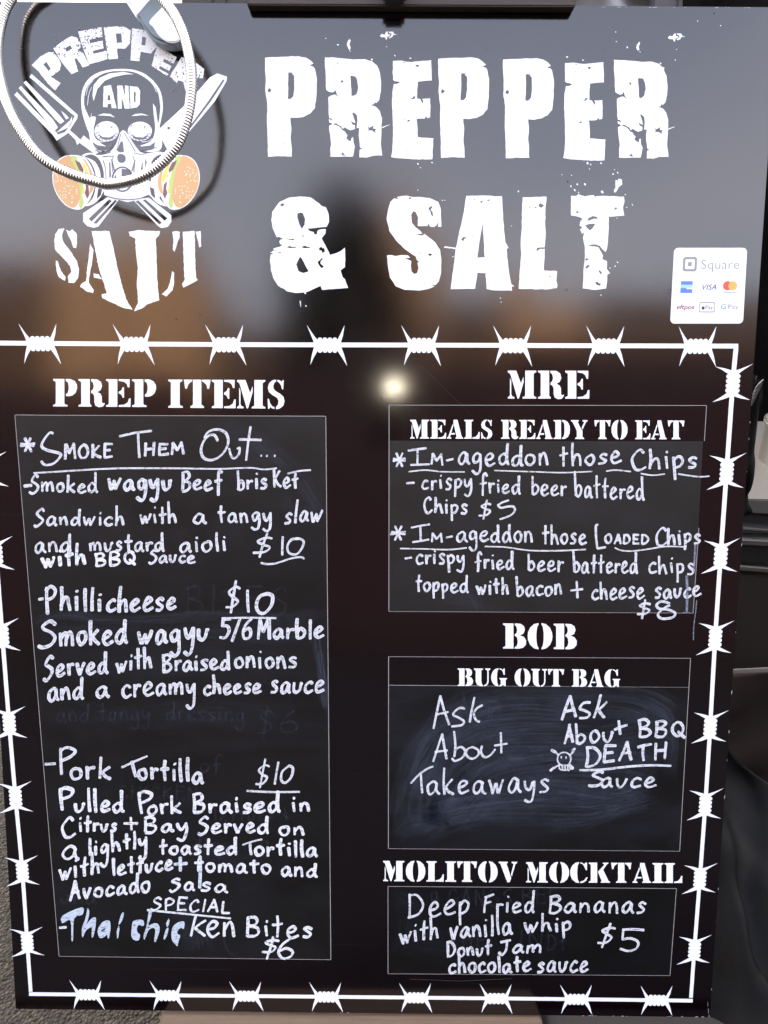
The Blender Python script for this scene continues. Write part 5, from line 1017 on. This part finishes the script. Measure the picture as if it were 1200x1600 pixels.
# dark tent wall behind everything on the right and across the top
tw = empty('tent_wall', (0.6, 2.2, 0))
tag(tw, 'black fabric stall wall hanging behind the board', 'stall wall')
def cloth(name, corners, mat, amp, dirv, freq, nx=60, ny=60, seed=0, parent=None, thick=.004, fine=.3):
    # corners: world points TL, TR, BR, BL; folds run across dirv
    A, B_, C_, D_ = corners; nrm = (B_-A).cross(D_-A).normalized(); V = []
    if nrm.y > 0: nrm = -nrm
    for j in range(ny+1):
        for i in range(nx+1):
            s, t_ = i/nx, j/ny; p = A.lerp(B_, s).lerp(D_.lerp(C_, s), t_)
            q = s*dirv[0]+t_*dirv[1]
            w_ = noise.noise(Vector((s*1.3+seed, t_*1.3, seed)))
            f_ = math.sin((q*freq+w_*1.1)*math.pi*2); f_ = math.copysign(abs(f_)**.7, f_)
            f_ = f_*.7+fine*noise.noise(Vector((s*7+seed, t_*7, 3)))+.9*noise.noise(Vector((s*2.2, t_*2.2, seed+9)))
            V.append(p+nrm*amp*f_)
    Fc = [(j*(nx+1)+i, j*(nx+1)+i+1, (j+1)*(nx+1)+i+1, (j+1)*(nx+1)+i) for j in range(ny) for i in range(nx)]
    n = len(V); V2 = V+[p-nrm*thick for p in V]; Fb = [tuple(n+x for x in f[::-1]) for f in Fc]
    rim = []
    idx = [i for i in range(nx+1)]+[j*(nx+1)+nx for j in range(1, ny+1)]+[ny*(nx+1)+i for i in range(nx-1, -1, -1)]+[j*(nx+1) for j in range(ny-1, 0, -1)]
    for a_, b_ in zip(idx, idx[1:]+idx[:1]): rim.append((a_, b_, n+b_, n+a_))
    me = mesh(name, V2, Fc+Fb+rim, True); bm = bmesh.new(); bm.from_mesh(me); bmesh.ops.recalc_face_normals(bm, faces=bm.faces); bm.to_mesh(me); bm.free()
    return link(name, me, mat, parent)
def vw(x, y, z): return Vector((x, y, z))
o = cloth('fabric_sheet', [vw(-.2,2.2,2.2),vw(3.2,2.2,2.2),vw(3.2,2.2,0.01),vw(-.2,2.2,0.01)], 'black_fabric', .05, (1, .05), 9, 90, 30, 2)
o.parent = tw; o.matrix_parent_inverse = Matrix.Translation(-tw.location)
# black cover hanging beside the board's right edge
o = cloth('black_cover', [W(1150,570,.40),W(1196,600,.46),W(1172,800,.46),W(1120,870,.40)], 'black_fabric', .010, (1, .3), 1.5, 20, 30, 5)
tag(o, 'narrow black fabric cover hanging close behind the board\'s upper right edge', 'fabric cover')
# white and grey striped flap
fl = empty('striped_flap', W(1182, 612, .38)); tag(fl, 'small white and grey striped flap poking out beside the board\'s right edge', 'flap')
zz = zoomf(1060, 480, 7.27)
fp = zz([(832,1120),(838,1060),(850,985),(880,915),(915,870),(968,822),(950,870),(930,930),(890,1010),(855,1080)])
def wpoly(name, poly, Y, d, mat, root):
    o = vq(name, poly, Y, d, mat, None, 0); o.parent = root; o.matrix_parent_inverse = Matrix.Translation(-Vector(root.location)); return o
wpoly('flap', fp, .38, .002, 'off_white', fl)
for p in ([(870,948),(912,930),(905,945),(864,964)],[(856,985),(898,968),(890,985),(850,1002)],[(846,1025),(880,1012),(874,1026),(843,1042)]): wpoly('stripe', zz(p), .3785, .001, 'grey_paint', fl)
# brown draped cloth, pale webbing strap, black gear bag
o = cloth('brown_cloth', [W(1085,1056,.47),W(1330,1040,.50),W(1420,1500,.34),W(1085,1300,.34)], 'brown_fabric', .012, (.5, 1), 2.2, 50, 50, 11)
tag(o, 'brown cloth draped below the cart panel on the right', 'cloth')
st_ = cloth('webbing_strap', [W(1085,1049,.455),W(1330,1037,.455),W(1330,1046,.452),W(1085,1057,.452)], 'grey_webbing', .001, (1, 0), 1, 40, 3, 4, None, .002)
tag(st_, 'thin pale grey webbing strap running along the top of the brown cloth', 'strap')
V = [W(1095,1112,.34), W(1330,1385,.36), W(1440,1700,-.08), W(1113,1640,-.02)]
o = cloth('black_gear_bag', V, 'black_fabric', .030, (1.0, -.85), 1.9, 110, 110, 17, None, .006, .25)
tag(o, 'crumpled black fabric gear bag slumped beside the board\'s lower right edge', 'bag')
# things behind the top edge
tp = cloth('white_cloth', [W(880,-60,.80),W(1030,-60,.80),W(1030,60,.80),W(880,60,.80)], 'white_fabric', .02, (.4, 1), 2.5, 40, 30, 23)
tag(tp, 'white crumpled cloth seen over the board\'s top edge right of the rail', 'cloth')
po = empty('grey_post', (W(1045, 0, .76).x, .76, 0)); tag(po, 'grey post with a white edge strip behind the board\'s top edge', 'post')
wpoly('post', [(1024,-80),(1060,-80),(1060,80),(1024,80)], .76, .04, 'grey_paint', po); wpoly('edge_strip', [(1060.5,-80),(1067,-80),(1066,80),(1060.5,80)], .755, .04, 'off_white', po)
bk = empty('white_crate', (W(330, 0, .6).x, .6, 0)); tag(bk, 'white crate with thin dark gaps seen over the top edge beside the handpiece', 'crate')
wpoly('side', [(284,-80),(384,-80),(384,60),(284,60)], .62, .2, 'off_white', bk)
for u in (331, 352): wpoly('gap', [(u,-80),(u+2.4,-80),(u+2.4,60),(u,60)], .6185, .01, 'black_paint', bk)

# ---------------------------------------------------------------- what the glossy board mirrors: building behind the camera, added dark fence and tree
hall = empty('brick_building', (0, -9, 0)); tag(hall, 'low tan brick building across the yard behind the camera', 'building')
def az(a_, e, D=9.6):      # point seen in the board's mirror at azimuth a_, elevation e
    return Vector((D*math.tan(R(a_)), -D, .9+D/math.cos(R(a_))*math.tan(R(e))))
def tower(name, x0, x1, y0, y1, z1_, mat, root):
    bm = bmesh.new(); loc_box(bm, x0, x1, y0, y1, 0.0, z1_); bmesh.ops.bevel(bm, geom=bm.edges[:], offset=.02, segments=1, affect='EDGES')
    o = link(name, bmmesh(name, bm), mat); o.parent = root; o.matrix_parent_inverse = Matrix.Translation(-Vector(root.location)); return o
t = NT('tan_brick'); co = t.coord(scale=(1, 1, 1), rot=(R(90), 0, 0)); br = t.n('ShaderNodeTexBrick'); br.inputs['Scale'].default_value = 4
br.inputs['Color1'].default_value = (.80,.42,.17,1); br.inputs['Color2'].default_value = (.70,.34,.13,1); br.inputs['Mortar'].default_value = (.6,.5,.4,1); t.l(co, br.inputs[0]); t.set(Base=br.outputs[0], Roughness=.9); MAT['tan_brick'] = t.m
simple('dark_boarding', (.030,.011,.013), .9); simple('dark_foliage', (.02,.03,.012), .8)  # fence colour chosen for the dark maroon reflection in the board
simple('brown_render', (.16,.09,.05), .9)
for a0, a1, e, m_, dy in ((-60,-27.3,18.5,'brown_render',0),(-27,-22.2,24,'tan_brick',.1),(-22,-17.2,26.2,'tan_brick',.14),(-17,-14.6,23,'tan_brick',.06),(-14.4,-5,19.5,'brown_render',0),(.3,2.6,30,'tan_brick',.12),(2.8,5.2,27,'tan_brick',.16),(5.4,10,22,'brown_render',.05),(10.3,13,23.5,'tan_brick',.1),(13.2,17,21.5,'tan_brick',.13),(17.3,60,18,'brown_render',0)):
    tower('wall', az(a0, 0).x, az(a1, 0).x, -12-dy, -9.6-dy, az((a0+a1)/2, e).z, m_, hall)
fence = empty('added_dark_fence', (0, -7.5, 0)); tag(fence, 'long dark fence added behind the camera so the lower board mirrors dark', 'fence')  # unseen fence added to keep the mirrored lower band dark
rf_ = random.Random(8); x = -9.0; k_ = 0
while x < 9:
    w_ = rf_.uniform(.85, 1.15); tower('board', x, x+w_-.015, -7.56, -7.5, az(0, (14.5 if x < -1.9 else 16.8)+rf_.uniform(-1.2, 1.2), 7.9).z, 'dark_boarding', fence); x += w_
tree = empty('added_dark_tree', (az(-3.6, 0).x, -9.0, 0)); tag(tree, 'dark leafy shape added behind the camera, mirrored in place of the person holding the phone', 'tree')  # added stand-in for the dark mirrored column of the person at the camera
def crown(cx, cy, z0, z1_, rx, n, seed):
    rnd = random.Random(seed); V = []; Fc = []
    for i in range(n):
        a_ = rnd.uniform(0, 6.28); b_ = rnd.uniform(-1, 1); rr = rnd.uniform(.55, 1)**.5
        c = Vector((cx+rx*rr*math.cos(a_)*math.sqrt(1-b_*b_), cy+rx*rr*math.sin(a_)*math.sqrt(1-b_*b_), (z0+z1_)/2+(z1_-z0)/2*b_*rr))
        d1 = Vector((rnd.gauss(0, 1), rnd.gauss(0, 1), rnd.gauss(0, 1))).normalized()*.10; d2 = d1.orthogonal().normalized()*.07
        k_ = len(V); V += [c-d1-d2, c+d1-d2, c+d1+d2, c-d1+d2]; Fc.append((k_, k_+1, k_+2, k_+3))
    return V, Fc
V, Fc = crown(az(-3.6, 0).x, -9.0, 1.2, az(-8, 29).z, .85, 2600, 4)
o = link('crown', mesh('crown', V, Fc), 'dark_foliage'); o.parent = tree; o.matrix_parent_inverse = Matrix.Translation(-tree.location)
bm = bmesh.new(); bmesh.ops.create_cone(bm, cap_ends=True, segments=12, radius1=.18, radius2=.09, depth=3, matrix=Matrix.Translation((az(-3.6, 0).x, -9, 1.5)))
o = link('trunk', bmmesh('trunk', bm), 'dark_timber'); o.parent = tree; o.matrix_parent_inverse = Matrix.Translation(-tree.location)

# ---------------------------------------------------------------- the phone taking the picture, its torch lit
ph = empty('phone', mat=cam.matrix_world.copy()); tag(ph, 'black phone with its torch lit, held where the picture is taken', 'phone')
bm = bmesh.new(); loc_box(bm, -.038, .038, -.13, .022, .006, .014); bmesh.ops.bevel(bm, geom=bm.edges[:], offset=.002, segments=2, affect='EDGES')
link('body', bmmesh('body', bm), 'black_paint', ph)
tm = bpy.data.materials.new('torch_light'); tm.use_nodes = True; b_ = tm.node_tree.nodes['Principled BSDF']; b_.inputs['Emission Color'].default_value = (1, .88, .66, 1); b_.inputs['Emission Strength'].default_value = 130.0; b_.inputs['Base Color'].default_value = (0, 0, 0, 1)
MAT['torch_light'] = tm
bm = bmesh.new(); bmesh.ops.create_circle(bm, cap_ends=True, segments=20, radius=.0045, matrix=Matrix.Translation((.022, .008, .0058)) @ Matrix.Rotation(math.pi, 4, 'X'))
me = bpy.data.meshes.new('torch'); bm.to_mesh(me); bm.free(); link('torch', me, 'torch_light', ph)
